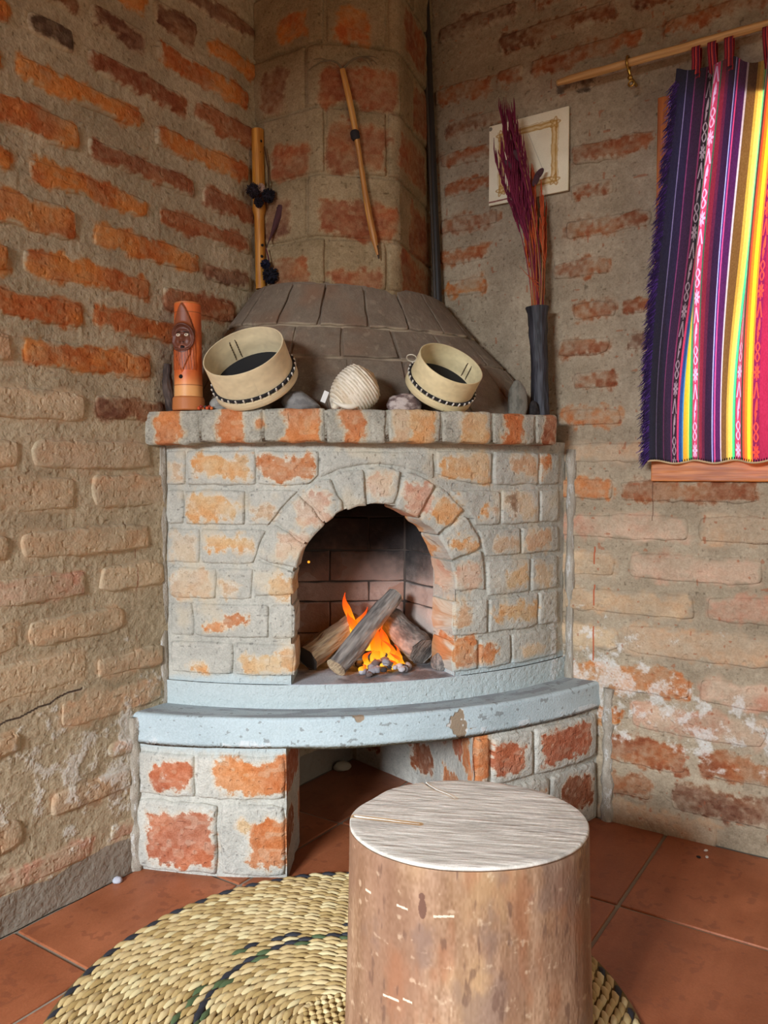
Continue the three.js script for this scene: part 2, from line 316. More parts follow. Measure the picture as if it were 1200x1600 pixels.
{ // the wall behind the camera, with the open doorway (opposite the right wall), and the far wall with a window (opposite the left wall)
  const rear = structure('wall_rear'), D0 = 0.45, D1 = 1.4, DH = 1.95;
  core('wall_core', rear, [[-LENR - 0.25, -D1, 0, CEIL, -0.25, 0], [-D0, 0.25, 0, CEIL, -0.25, 0], [-D1, -D0, DH, CEIL, -0.25, 0]], room(LENL, 0, 0), 3 * Math.PI / 4);
  const fr = structure('trim_1'), fm = std(0x7a4a26, 0.6);
  for (const [x0, x1, y0, y1] of [[-D1, -D1 + 0.06, 0, DH - 0.061], [-D0 - 0.06, -D0, 0, DH - 0.061], [-D1, -D0, DH - 0.06, DH]]) { const m = part('door_frame_board', box(x1 - x0, y1 - y0, 0.24, (x0 + x1) / 2, (y0 + y1) / 2, -0.12), fm, fr); m.position.copy(room(LENL, 0, 0)); m.rotation.y = 3 * Math.PI / 4; }
  const far = structure('wall_far');
  core('wall_core', far, [[-0.25, 1.1, 0, CEIL, -0.25, 0], [2.4, LENL + 0.25, 0, CEIL, -0.25, 0], [1.1, 2.4, 0, 0.9, -0.25, 0], [1.1, 2.4, 2.05, CEIL, -0.25, 0]], room(0, LENR, 0), -3 * Math.PI / 4);
  const w2 = structure('window_2');
  for (const [x0, x1, y0, y1] of [[1.1, 1.16, 0.9, 2.05], [2.34, 2.4, 0.9, 2.05], [1.161, 2.339, 0.9, 0.96], [1.161, 2.339, 1.99, 2.05], [1.72, 1.78, 0.961, 1.989]]) { const m = part('frame_board', box(x1 - x0, y1 - y0, 0.07, (x0 + x1) / 2, (y0 + y1) / 2, -0.13), fm, w2); m.position.copy(room(0, LENR, 0)); m.rotation.y = -3 * Math.PI / 4; }
  // ceiling of warm boards on beams
  const ceil = structure('ceiling'), cm = std(0xb06a26, 0.7), N = 16;
  for (let i = 0; i < N; i++) { const b0 = lerp(-0.3, LENR + 0.3, i / N), b1 = lerp(-0.3, LENR + 0.3, (i + 1) / N), m = part('plank', box(LENL + 0.6, 0.03, b1 - b0 - 0.004, 0, 0, 0), cm, ceil); m.position.copy(room(LENL / 2, (b0 + b1) / 2, CEIL + 0.016)); m.rotation.y = Math.PI / 4; }
  const roofBack = part('roof_deck', new THREE.BoxGeometry(LENL + 0.7, 0.05, LENR + 0.7), coreMat, ceil); roofBack.position.copy(room(LENL / 2, LENR / 2, CEIL + 0.06)); roofBack.rotation.y = Math.PI / 4;
  const out = new THREE.Mesh(new THREE.CylinderGeometry(40, 40, 0.1, 64).translate(0, -0.14, 0), std(0x8a8468, 1)); out.name = 'ground'; out.userData = { kind: 'structure' }; out.receiveShadow = true; scene.add(out);
}
// floor: grout bed and one mesh per tile
const floor = structure('floor');
{
  const bed = part('grout_bed', new THREE.BoxGeometry(LENL + 0.1, 0.06, LENR + 0.1), std(0x8e8474, 0.95), floor); bed.position.copy(room(LENL / 2, LENR / 2, -0.0345)); bed.rotation.y = Math.PI / 4;
  const mats = [0, 1, 2, 3].map((k) => bakedMat(bake(0.5, 0.5, 560, (x, y, o) => {
    const f = vn(x * 500 + k * 50, y * 500), b = fbm(x * 12 + k * 9, y * 12, 4), l = fbm(x * 4 + k * 5, y * 60, 2), c = [[156, 90, 56], [148, 84, 52], [162, 96, 62], [144, 86, 58]][k], g = (f - 0.5) * 14 + (b - 0.5) * 36 + (l - 0.5) * 10;
    o[0] = c[0] + g; o[1] = c[1] + g * 0.8; o[2] = c[2] + g * 0.7; o[3] = 0.5 + (b - 0.5) * 0.5 + (f - 0.5) * 0.15; if (fbm(x * 40 + k, y * 40, 3) > 0.7) mixTo(o, [120, 66, 44], 0.4);
  }), 0.0015, 0.5));
  const A = [0, 0.44, 0.855, 1.27, 1.685, 2.1, 2.515, 2.93, 3.345, 3.76, LENL], B = [0, 0.272, 0.672, 1.072, 1.472, 1.872, 2.272, 2.672, 3.072, LENR];
  for (let i = 0; i < A.length - 1; i++) for (let j = 0; j < B.length - 1; j++) {
    const w = A[i + 1] - A[i] - 0.009, d = B[j + 1] - B[j] - 0.009, g = box(w, 0.012, d, 0, 0, 0, 0.003), uv = g.attributes.uv, p = g.attributes.position, k = Math.floor(hsh(i * 7 + 3, j * 13 + 1) * 4);
    for (let v = 0; v < p.count; v++) uv.setXY(v, (p.getX(v) + w / 2) / 0.5, (p.getZ(v) + d / 2) / 0.5);
    const m = part('floor_tile', g, mats[k], floor); m.position.copy(room((A[i] + A[i + 1]) / 2, (B[j] + B[j + 1]) / 2, -0.006 + 0.0012 * (hsh(i, j) - 0.5))); m.rotation.y = Math.PI / 4; m.rotation.x = 0;
  }
}

// ------------------------------------------------------------------ the corner fireplace
const fire = thing('corner_fireplace', 'corner fireplace of cement-smeared orange brick with arched opening, pale blue hearth slab and faceted chimney', 'fireplace');
const sub = (name, label) => { const g = new THREE.Group(); g.name = name; fire.add(g); if (label) g.userData.label = label; return g; };
const arcSurface = (cx, cz, R) => surface((s, h) => [cx + R * Math.sin(s / R), h, cz + R * Math.cos(s / R)]);
const SB = arcSurface(-0.055, -0.316, 1.05), SM = arcSurface(-0.055, -0.316, 1.105), SS = arcSurface(-0.06, -0.485, 1.3);
const ARCH = { s: -0.002, h: 0.706, r: 0.214, R: 0.312 };
{
  // body: mortar face with the arched opening, blocks, voussoirs
  const body = sub('fireplace_body');
  const PB = patchesOf(`-.538 -.508 .985 1.025 t
-.47 -.333 .994 1.046 f
-.295 -.165 .986 1.043 g
.174 .321 .982 1.05 f
.399 .489 1.0 1.044 t
.517 .551 .996 1.045 g
-.493 -.362 .892 .938 f
-.309 -.256 .892 .924 p
.297 .32 .878 .922 f
.333 .35 .88 .91 t
.392 .43 .885 .95 m
.43 .474 .89 .945 p
-.537 -.481 .78 .842 t
-.442 -.32 .8 .838 f
.333 .425 .79 .832 t
.455 .55 .784 .838 t
-.535 -.428 .69 .748 t
-.4 -.352 .69 .728 p
.384 .448 .69 .738 f
.495 .56 .684 .742 p
-.448 -.385 .604 .622 g
-.4 -.34 .612 .638 g
.345 .49 .596 .634 f
-.489 -.435 .484 .52 f
-.345 -.225 .498 .536 f
.253 .354 .478 .53 g
.205 .27 .48 .563 g
.441 .53 .48 .514 p
-.27 -.2 .69 .735 f
-.25 -.205 .5 .56 f
-.245 -.175 .79 .845 k
-.2 -.13 .87 .95 k
-.03 .03 .94 1.0 k
.07 .15 .9 .98 k
.15 .225 .87 .94 f
.2 .28 .8 .83 f
.22 .29 .7 .75 k
.205 .25 .6 .66 t`);
  const TB = bake(1.28, 0.7, 860, masonry([176, 174, 163], PB, {
    rag: 0.02, warp: 0.014, soft: 0.005, film: () => 0.4, halo: 0.6, haloTone: [212, 192, 164], grain: 22,
    after: (s, h, o, f, m, b) => {
      const k = sst(0.492, 0.468, h + 0.03 * (b - 0.5) + 0.012 * (m - 0.5)); mixTo(o, [180 + (f - 0.5) * 14, 192 + (f - 0.5) * 14, 192 + (f - 0.5) * 14], k);
      const y = sst(0.55, 0.75, fbm(s * 14 + 70, h * 14, 3)); mixTo(o, [204, 186, 156], 0.4 * y * (1 - k));
      if (s > 0.5 && h < 0.75) salt(s, h, o, m, f, 1.0 - Math.abs(s - 0.58) * 6);
    },
  }), -0.62, 0.39);
  const mb = bakedMat(TB, 0.005), out = (s, h) => -0.004 + 0.004 * (fbm(s * 12, h * 12 + 8, 3) - 0.5), s0 = -0.6, s1 = 0.66, A = ARCH, ho = 0.4, hi = 1.09;
  const rr = A.r + 0.006, edgeL = (h) => A.s - (h < A.h ? rr : Math.sqrt(Math.max(0, rr * rr - (h - A.h) ** 2)) || 0), top = A.h + rr;
  part('mortar', merge([
    sheet(SB, (a, b) => { const h = lerp(0.462, top, b); return [lerp(s0, edgeL(h), a), h]; }, 26, 44, out, TB), sheet(SB, (a, b) => { const h = lerp(0.462, top, b); return [lerp(2 * A.s - edgeL(h), s1, a), h]; }, 26, 44, out, TB),
    sheet(SB, rect(s0, s1, top, hi), 60, 10, out, TB), sheet(SB, rect(s0, s1, ho, 0.4625), 60, 6, (s, h) => 0.004 + 0.003 * (fbm(s * 12, h * 12, 2) - 0.5), TB)]), mb, body);
  let seed = 1;
  const mk = (q, o = {}) => part('brick', block(SB, q, TB, { proud: 0.0025 + 0.002 * R0(), depth: 0.03, r: 0.0075, rough: 0.0028, wob: 0.0025, seed: seed++ * 5.3, cell: 0.022, corner: 0.05, ...o }), mb, body);
  const g = 0.005;
  // straight courses either side; blocks that meet the arch ring are cut along it
  const ring = (h) => Math.sqrt(Math.max(0, (A.R + 0.006) ** 2 - Math.max(0, h - A.h) ** 2));
  const L = [[1.061, 0.968, [-0.557, -0.496, -0.3055, 'r']], [0.961, 0.867, [-0.558, -0.503, -0.334, 'r']], [0.862, 0.768, [-0.557, -0.459, 'r']], [0.761, 0.677, [-0.553, -0.413, 'r']], [0.67, 0.579, [-0.55, -0.4775, -0.2755, -0.211]], [0.57, 0.482, [-0.549, -0.37, -0.211]]];
  const Rr = [[1.062, 0.966, ['r', 0.157, 0.333, 0.5055, 0.6]], [0.957, 0.859, ['r', 0.361, 0.509, 0.6]], [0.854, 0.774, ['r', 0.436, 0.6]], [0.768, 0.667, ['r', 0.4745, 0.6]], [0.665, 0.566, [0.207, 0.32, 0.5085, 0.6]], [0.559, 0.47, [0.207, 0.29, 0.402, 0.6]]];
  for (const [h1, h0, cols] of L) for (let i = 0; i + 1 < cols.length; i++) {
    const a = cols[i] + g / 2, b = cols[i + 1];
    mk((x, y) => { const h = lerp(h0 + g / 2, h1 - g / 2, y), e = b === 'r' ? Math.max(a + 0.03, Math.min(A.s - ring(h), -0.15)) : b - g / 2; return [lerp(a, e, x), h]; });
  }
  for (const [h1, h0, cols] of Rr) for (let i = 0; i + 1 < cols.length; i++) {
    const a = cols[i], b = cols[i + 1] - g / 2;
    if (a === 'r') { if (h1 > 1) continue; mk((x, y) => { const h = lerp(h0 + g / 2, h1 - g / 2, y), e = Math.min(b - 0.03, A.s + ring(h)); return [lerp(e, b, x), h]; }); } else mk((x, y) => [lerp(a + g / 2, b, x), lerp(h0 + g / 2 + (a < 0.3 && a > 0.1 && h1 > 1 ? 0.03 * (1 - x) ** 2 : 0), h1 - g / 2, y)]);
  }
  mk((x, y) => { const s = lerp(-0.148, 0.152, x); return [s, lerp(Math.max(0.968, A.h + Math.sqrt(Math.max(0, (A.R + 0.006) ** 2 - (s - A.s) ** 2))), 1.056, y)]; }, { rough: 0.004 });
  // voussoirs of the arch, sides run back into the opening
  const cuts = [-4, 14, 33, 52, 68, 84, 103, 122, 142, 163, 184];
  for (let i = 0; i + 1 < cuts.length; i++) {
    const a0 = (180 - cuts[i] - 0.7) * Math.PI / 180, a1 = (180 - cuts[i + 1] + 0.7) * Math.PI / 180, ri = A.r + 0.006 * (R0() - 0.5);
    mk((x, y) => { const q = lerp(a0, a1, x), r = lerp(ri, A.R - 0.002, y); return [A.s + Math.cos(q) * r, A.h + Math.sin(q) * r]; }, { depth: 0.12, rough: 0.004, wob: 0.005, proud: 0.0055, corner: 0.03 });
  }
  // jamb bricks beneath the springing are those of the courses: give the edges their depth
  for (const [a, b, h0, h1] of [[-0.236, -0.211, 0.582, 0.668], [-0.236, -0.211, 0.482, 0.568], [0.207, 0.235, 0.57, 0.662], [0.207, 0.235, 0.47, 0.556]]) mk(rect(a, b, h0 + g / 2, h1 - g / 2), { depth: 0.12, proud: 0.0005, r: 0.004 });
  // lining of the opening behind the bricks
  const ln = []; const pth = []; for (let i = 0; i <= 6; i++) pth.push([A.s - A.r - 0.004, lerp(0.45, A.h, i / 6)]); for (let i = 1; i < 24; i++) { const q = Math.PI * (1 - i / 24); pth.push([A.s + Math.cos(q) * (A.r + 0.006), A.h + Math.sin(q) * (A.r + 0.006)]); } for (let i = 6; i >= 0; i--) pth.push([A.s + A.r + 0.004, lerp(0.45, A.h, i / 6)]);
  { const pos = [], uv = [], idx = []; pth.forEach(([s, h], i) => { for (let k = 0; k < 4; k++) { pos.push(...SB(s, h, lerp(-0.003, -0.13, k / 3))); uv.push((s - TB.s0 + k * 0.03) / TB.w, (h - TB.h0) / TB.h); } if (i) for (let k = 0; k < 3; k++) { const a = (i - 1) * 4 + k, b = i * 4 + k; idx.push(a, b, b + 1, a, b + 1, a + 1); } }); ln.push(meshOf(pos, uv, idx)); }
  part('arch_lining', ln[0], bakedMat(TB, 0.006, 0.95, { side: THREE.DoubleSide }), body);

  // firebox: sooty brick walls round the fire
  const box3 = sub('firebox'), P = [[-0.262, 0.62], [-0.29, 0.325], [0.1, 0.385], [0.175, 0.62]], len = []; let tot = 0; for (let i = 0; i + 1 < P.length; i++) { len.push(tot); tot += Math.hypot(P[i + 1][0] - P[i][0], P[i + 1][1] - P[i][1]); } len.push(tot);
  const SF = surface((s, h) => { let i = 0; while (i < 2 && s > len[i + 1]) i++; const t = (s - len[i]) / (len[i + 1] - len[i]); return [lerp(P[i][0], P[i + 1][0], t), h, lerp(P[i][1], P[i + 1][1], t)]; });
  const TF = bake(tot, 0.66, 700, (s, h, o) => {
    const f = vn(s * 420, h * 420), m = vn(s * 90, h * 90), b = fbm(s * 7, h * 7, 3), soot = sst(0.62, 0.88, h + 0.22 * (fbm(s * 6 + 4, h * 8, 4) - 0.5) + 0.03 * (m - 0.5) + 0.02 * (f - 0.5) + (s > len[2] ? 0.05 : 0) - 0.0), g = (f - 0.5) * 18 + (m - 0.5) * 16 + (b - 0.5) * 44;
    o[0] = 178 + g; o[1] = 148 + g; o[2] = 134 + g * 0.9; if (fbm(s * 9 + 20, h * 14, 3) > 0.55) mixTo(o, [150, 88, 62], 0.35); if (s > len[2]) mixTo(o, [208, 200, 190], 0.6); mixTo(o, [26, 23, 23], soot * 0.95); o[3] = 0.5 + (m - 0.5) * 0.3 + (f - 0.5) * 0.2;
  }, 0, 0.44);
  const mf = bakedMat(TF, 0.004);
  part('mortar', sheet(SF, rect(0.002, tot - 0.002, 0.452, 1.09), 40, 16, () => -0.004, TF), std(0x4c433d, 0.95), box3);
  const hs = [0.462, 0.52, 0.615, 0.675, 0.77, 0.87, 0.97, 1.07];
  for (let i = 0; i + 1 < hs.length; i++) {
    const mid = lerp(len[1], len[2], i % 2 ? 0.42 : 0.72), cs = [[0.01, len[1] - 0.003], [len[1] + 0.003, mid - 0.0015], [mid + 0.0015, len[2] - 0.003], [len[2] + 0.003, tot - 0.004]];
    for (const [a, b] of cs) part('brick', block(SF, rect(a, b, hs[i] + 0.0018, hs[i + 1] - 0.0018), TF, { proud: 0.005 * R0() + 0.001, depth: 0.01, r: 0.004, rough: 0.003, wob: 0.002, seed: seed++, cell: 0.03, corner: 0.02 }), mf, box3);
  }
  // throat closed over by the hood's underside
  const lid = new THREE.Shape(); [[-0.3, 0.64], [-0.32, 0.3], [0.12, 0.35], [0.24, 0.66]].forEach(([x, z], i) => (i ? lid.lineTo(x, -z) : lid.moveTo(x, -z)));
  part('throat', new THREE.ExtrudeGeometry(lid, { depth: 0.02, bevelEnabled: false }).rotateX(-Math.PI / 2).translate(0, 1.07, 0), std(0x1c1a1a, 1), box3);
  // hearth floor of the firebox
  const fl = new THREE.Shape(); fl.moveTo(-0.32, -0.28); fl.lineTo(0.13, -0.34); fl.lineTo(0.26, -0.62);
  for (let i = 0; i <= 16; i++) { const s = lerp(0.235, -0.235, i / 16), p = SB(s, 0, -0.003); fl.lineTo(p[0], -p[2]); } fl.lineTo(-0.3, -0.6);
  const ash = bakedMat(bake(0.7, 0.7, 600, (x, y, o) => { const f = vn(x * 400, y * 400), b = fbm(x * 16, y * 16, 4), k = sst(0.35, 0.65, b); o[0] = lerp(176, 112, k) + (f - 0.5) * 26; o[1] = lerp(180, 110, k) + (f - 0.5) * 26; o[2] = lerp(186, 112, k) + (f - 0.5) * 26; o[3] = b * 0.5 + f * 0.3; }), 0.003);
  const hg = new THREE.ExtrudeGeometry(fl, { depth: 0.055, bevelEnabled: false }).rotateX(-Math.PI / 2).translate(0, 0.4, 0);
  { const p = hg.attributes.position, u = hg.attributes.uv; for (let i = 0; i < p.count; i++) u.setXY(i, p.getX(i) / 0.7, p.getZ(i) / 0.7 + p.getY(i)); }
  part('ash_floor', hg, ash, box3).position.y = 0.007;

  // mantel shelf: a soldier row of bricks with a cement top
  const man = sub('mantel_shelf');
  const PM = patchesOf(`-.568 -.515 1.06 1.165 g
-.406 -.341 1.06 1.165 g
-.3 -.285 1.11 1.14 g
-.243 -.157 1.06 1.165 g
-.095 -.051 1.06 1.165 g
.025 .075 1.06 1.165 p
.078 .139 1.06 1.165 f
.211 .295 1.07 1.158 f
.345 .404 1.06 1.165 g
.49 .532 1.06 1.165 r`);
  const TM = bake(1.22, 0.16, 860, masonry([160, 156, 142], PM, { soft: 0.005, film: () => 0.3, rag: 0.014, warp: 0.02, halo: 0.55, haloTone: [206, 184, 150], grain: 34 }), -0.64, 1.04), mm = bakedMat(TM, 0.005);
  const mc = [-0.63, -0.452, -0.2915, -0.138, 0.013, 0.157, 0.306, 0.457, 0.546];
  for (let i = 0; i + 1 < mc.length; i++) { const dy = [-0.004, 0, 0.001, 0, 0.001, 0.001, 0.001, 0.002][i]; part('brick', block(SM, rect(mc[i] + 0.002, mc[i + 1] - 0.002, 1.077 + dy, 1.158 + dy), TM, { proud: 0.004 * R0(), depth: 0.1, r: 0.009, rough: 0.003, wob: 0.003, seed: seed++ * 3, cell: 0.02, corner: 0.03 }), mm, man); }
  { // the cement bed behind the bricks: top, underside and right end
    const sec = [[-0.004, 1.079], [-0.004, 1.155], [-0.02, 1.157], [-0.3, 1.157], [-0.3, 1.079]], pos = [], uv = [], idx = [], n = 40;
    for (let i = 0; i <= n; i++) { const s = lerp(-0.66, 0.544, i / n); sec.forEach(([o, h]) => { pos.push(...SM(s, h, o)); uv.push((s - TM.s0) / TM.w, (h - TM.h0 + o) / TM.h); }); }
    for (let i = 0; i < n; i++) for (let k = 0; k < 5; k++) { const a = i * 5 + k, b = i * 5 + (k + 1) % 5, c = a + 5, d = b + 5; idx.push(a, c, d, a, d, b); }
    const e = n * 5; idx.push(e, e + 1, e + 2, e, e + 2, e + 3, e, e + 3, e + 4);
    part('cement_bed', fixOut(meshOf(pos, uv, idx)), mm, man);
  }

  // hearth slab: painted cement seat along the front, on two brick piers
  const slab = sub('hearth_slab', 'pale blue painted cement slab');
  const TS = bake(1.6, 0.3, 800, (s, h, o) => {
    const f = vn(s * 420, h * 420), m = vn(s * 90, h * 90), b = fbm(s * 9, h * 9, 4), g = (f - 0.5) * 16 + (b - 0.5) * 26; o[0] = 180 + g; o[1] = 196 + g; o[2] = 200 + g; o[3] = 0.5 + (b - 0.5) * 0.5 + (f - 0.5) * 0.2;
    if (h > 0.402) { const w = sst(0.45, 0.6, fbm(s * 10 + 3, h * 40, 4)); mixTo(o, [138, 144, 148], 0.45 + 0.5 * w); }
    const chip = (cs, ch, r, rag) => { const d = Math.hypot((s - cs), (h - ch) * 1.2) + 0.03 * (fbm(s * 34 + 2, h * 34, 3) - 0.5) * rag; return sst(r, r - 0.003, d); };
    const k = Math.max(chip(0.215, 0.352, 0.028, 2.2), chip(0.195, 0.372, 0.02, 2.6), chip(-0.06, 0.396, 0.012, 2)); if (k > 0) { mixTo(o, [150, 132, 110], k); o[3] -= 0.4 * k; const e = fbm(s * 70, h * 70, 2); if (e > 0.62) mixTo(o, [220, 222, 220], k * 0.8); }
    if (h < 0.345 && (s < -0.24 || s > 0.27)) salt(s, h, o, m, f, 0.95);
    const dirt = fbm(s * 60, h * 90, 3); if (dirt > 0.74) mixTo(o, [110, 112, 110], 0.5);
  }, -0.75, 0.25), ms = bakedMat(TS, 0.004, 0.9);
  {
    const sec = []; for (let i = 0; i <= 6; i++) sec.push([0, lerp(0.325, 0.392, i / 6)]); for (let i = 1; i <= 4; i++) { const q = i / 4 * Math.PI / 2; sec.push([-0.009 + 0.009 * Math.cos(q), 0.392 + 0.009 * Math.sin(q)]); } for (let i = 1; i <= 5; i++) sec.push([lerp(-0.009, -0.13, i / 5), 0.401]); sec.push([-0.7, 0.401], [-0.7, 0.325]);
    const pos = [], uv = [], idx = [], n = 70, m = sec.length;
    for (let i = 0; i <= n; i++) { const s = lerp(-0.7, 0.74, i / n); sec.forEach(([o, h], k) => { const w = (k < 14 ? 1 : 0) * 0.006 * (fbm(s * 8, h * 20 + k * 0.2, 3) - 0.5), p = SS(s, h + (k < 1 ? 0.008 * (fbm(s * 9, 4) - 0.5) : 0), o + w); if (o <= -0.6) { p[0] *= 0.9; } pos.push(...p); uv.push((s - TS.s0) / TS.w, (h - TS.h0 + (k > 10 ? -o * 1 : 0)) / TS.h); }); }
    for (let i = 0; i < n; i++) for (let k = 0; k < m; k++) { const a = i * m + k, b = i * m + (k + 1) % m, c = a + m, d = b + m; idx.push(a, c, d, a, d, b); }
    part('slab_cement', fixOut(meshOf(pos, uv, idx)), ms, slab);
  }
  // piers
  const PP = patchesOf(`-.58 -.482 .212 .284 q
-.419 -.23 .216 .297 g
-.586 -.424 .026 .156 q
-.332 -.23 .032 .146 g
-.36 -.33 .12 .15 f
.24 .3 .21 .33 g
.305 .4 .206 .29 q
.465 .668 .208 .3 q
.555 .672 .062 .145 r
.33 .48 .05 .14 g`);
  const TP = bake(1.5, 0.36, 800, masonry([182, 180, 170], PP, { film: () => 0.25, rag: 0.016, warp: 0.014, halo: 0.6, haloTone: [206, 190, 168], grain: 26, after: (s, h, o, f, m) => { salt(s, h, o, m, f, 1.0 - Math.abs(Math.abs(s) - 0.6) * 4 - Math.abs(h - 0.2) * 1.5); if (h > 0.29 && s < 0.2) mixTo(o, [178, 192, 194], sst(0.295, 0.33, h + 0.01 * (m - 0.5)) * 0.9); } }), -0.75, 0), mp = bakedMat(TP, 0.006);
  const pier = (name, s0, s1, rows, inner) => {
    const p = sub(name); part('mortar', sheet(SS, rect(s0, s1, 0, 0.33), 26, 18, (s, h) => -0.006 + 0.006 * (fbm(s * 14, h * 14, 3) - 0.5), TP), mp, p);
    for (const [h0, h1, cols] of rows) for (let i = 0; i + 1 < cols.length; i++) part('brick', block(SS, rect(cols[i] + 0.004, cols[i + 1] - 0.004, h0 + 0.003, h1 - 0.003), TP, { proud: 0.003 + 0.003 * R0(), depth: 0.04, r: 0.009, rough: 0.004, wob: 0.004, seed: seed++ * 7, cell: 0.024, corner: 0.04 }), mp, p);
    // inner cheek of the pier
    const pos = [], uv = [], idx = [], n = inner.length; let l = 0;
    inner.forEach(([x, z], i) => { if (i) l += Math.hypot(x - inner[i - 1][0], z - inner[i - 1][1]); for (let k = 0; k <= 12; k++) { const h = k / 12 * 0.33, w = 0.012 * (fbm(l * 14 + 5, h * 14, 3) - 0.5); pos.push(x + w, h, z + w); uv.push((0.2 + l * 0.9 - TP.s0) / TP.w, h / TP.h); } });
    for (let i = 0; i + 1 < n; i++) for (let k = 0; k < 12; k++) { const a = i * 13 + k, b = a + 13; idx.push(a, b, b + 1, a, b + 1, a + 1); }
    part('cheek', meshOf(pos, uv, idx), mp, p);
  };
  const seg = (pts, n = 6) => { const r = []; for (let i = 0; i + 1 < pts.length; i++) for (let k = 0; k < n; k++) r.push([lerp(pts[i][0], pts[i + 1][0], k / n), lerp(pts[i][1], pts[i + 1][1], k / n)]); r.push(pts[pts.length - 1]); return r; };
  const fl0 = SS(-0.238, 0, -0.004), fr0 = SS(0.247, 0, -0.004);
  pier('pier', -0.66, -0.237, [[0.004, 0.186, [-0.628, -0.407, -0.236]], [0.194, 0.308, [-0.622, -0.464, -0.236]]], seg([[-0.22, 0.3], [-0.245, 0.6], [fl0[0], fl0[2]]]));
  pier('pier', 0.247, 0.72, [[0.004, 0.176, [0.248, 0.5, 0.7]], [0.184, 0.316, [0.248, 0.298, 0.44, 0.702]]], seg([[fr0[0], fr0[2]], [0.2, 0.5], [0.165, 0.29], [0.06, 0.1], [0.01, 0.01]]));

  // rough cement fillets where the fireplace meets the walls
  const fil = bakedMat(bake(0.3, 0.7, 600, (x, y, o) => { const f = vn(x * 400, y * 400), b = fbm(x * 20, y * 20, 4), g = (f - 0.5) * 24 + (b - 0.5) * 50; o[0] = 164 + g; o[1] = 155 + g; o[2] = 140 + g; salt(x, y, o, f, b, 0.9); o[3] = b * 0.7 + f * 0.3; }), 0.006);
  for (const [x, z, h0, h1, r] of [[-0.598, 0.584, 0.4, 1.07, 0.0135], [0.557, 0.557, 0.39, 1.07, 0.012], [-0.667, 0.661, 0, 0.39, 0.0145], [0.643, 0.638, 0, 0.385, 0.0145]]) { const pts = [], rad = []; for (let i = 0; i <= 40; i++) { const t = i / 40; pts.push([x + 0.006 * (fbm(t * 9 + x * 9, 1) - 0.5), lerp(h0, h1, t), z + 0.006 * (fbm(t * 9, 7 + x) - 0.5)]); rad.push(r * (0.75 + 0.6 * fbm(t * 12 + z * 30, 3, 3) + (h0 < 0.1 ? 0.4 * (1 - t) ** 4 : 0))); } part('cement_fillet', tube(pts, rad, 14, true, 0.5, x * 50), fil, fire); }

  // hood: courses of cement-washed brick narrowing to the chimney
  const hood = sub('smoke_hood', 'grey brown cement-washed brick hood');
  const key = [[1.155, 0.8, 0.715, 0.655], [1.31, 0.67, 0.567, 0.592], [1.4, 0.595, 0.466, 0.552], [1.525, 0.478, 0.345, 0.488], [1.6, 0.41, 0.27, 0.45]];
  const SH = surface((s, h) => {
    let i = 0; while (i < 3 && h > key[i + 1][0]) i++; const t = (h - key[i][0]) / (key[i + 1][0] - key[i][0]), uL = lerp(key[i][1], key[i + 1][1], t), uR = lerp(key[i][2], key[i + 1][2], t), zc = lerp(key[i][3], key[i + 1][3], t);
    const q = Math.PI * clamp(s / 1.2, -0.05, 1.05), c = Math.cos(q), lx = -uL * Q, lz = uL * Q, rx = uR * Q, rz = uR * Q, mx = (lx + rx) / 2, mz = (lz + rz) / 2, cc = Math.sign(c) * Math.abs(c) ** 0.95;
    return [mx + (rx - lx) / 2 * -cc, h, mz + (rz - lz) / 2 * -cc + (zc - mz) * Math.sign(Math.sin(q)) * Math.abs(Math.sin(q)) ** 0.92];
  });
  const TH = bake(1.2, 0.5, 700, (s, h, o) => { const f = vn(s * 420, h * 420), m = vn(s * 80, h * 80), b = fbm(s * 8, h * 8, 4), g = (f - 0.5) * 14 + (m - 0.5) * 10 + (b - 0.5) * 34; o[0] = 122 + g; o[1] = 108 + g; o[2] = 92 + g * 0.95; const k = fbm(s * 7 + 60, h * 10, 3); if (k > 0.55) mixTo(o, [134, 98, 74], (k - 0.55) * 2.2); if (fbm(s * 50, h * 50, 3) > 0.75) mixTo(o, [156, 142, 120], 0.4); for (const [hh, ww] of [[1.4, 0.007], [1.311, 0.006]]) mixTo(o, [176, 160, 134], 0.75 * sst(ww, ww * 0.3, Math.abs(h - hh - 0.004 * (fbm(s * 20, hh, 2) - 0.5))) * sst(0.3, 0.5, fbm(s * 12, hh * 9, 3))); o[3] = 0.5 + (m - 0.5) * 0.3 + (f - 0.5) * 0.15 + (b - 0.5) * 0.4; }, 0, 1.1), mh = bakedMat(TH, 0.004);
  part('mortar', sheet(SH, rect(0, 1.2, 1.155, 1.535), 60, 24, (s, h) => -0.004 + 0.003 * (fbm(s * 12, h * 12, 2) - 0.5) + 0.002, TH), mh, hood);
  const rows = [[1.157, 1.307, [0, 0.16, 0.3, 0.42, 0.545, 0.665, 0.79, 0.93, 1.06, 1.2], 0.003], [1.313, 1.396, [0, 0.13, 0.27, 0.4, 0.53, 0.66, 0.8, 0.95, 1.08, 1.2], 0.006], [1.402, 1.525, [0, 0.17, 0.33, 0.465, 0.6, 0.72, 0.85, 1.0, 1.2], 0.009]];
  for (const [h0, h1, c, pr] of rows) for (let i = 0; i + 1 < c.length; i++) part('brick', block(SH, rect(c[i] + 0.0025, c[i + 1] - 0.0025, h0, h1), TH, { proud: pr * 0.6 + 0.0015 * R0() - 0.001, depth: 0.01, r: 0.004, rough: 0.003, wob: 0.003, seed: seed++ * 3, cell: 0.025, corner: 0.02 }), mh, hood);
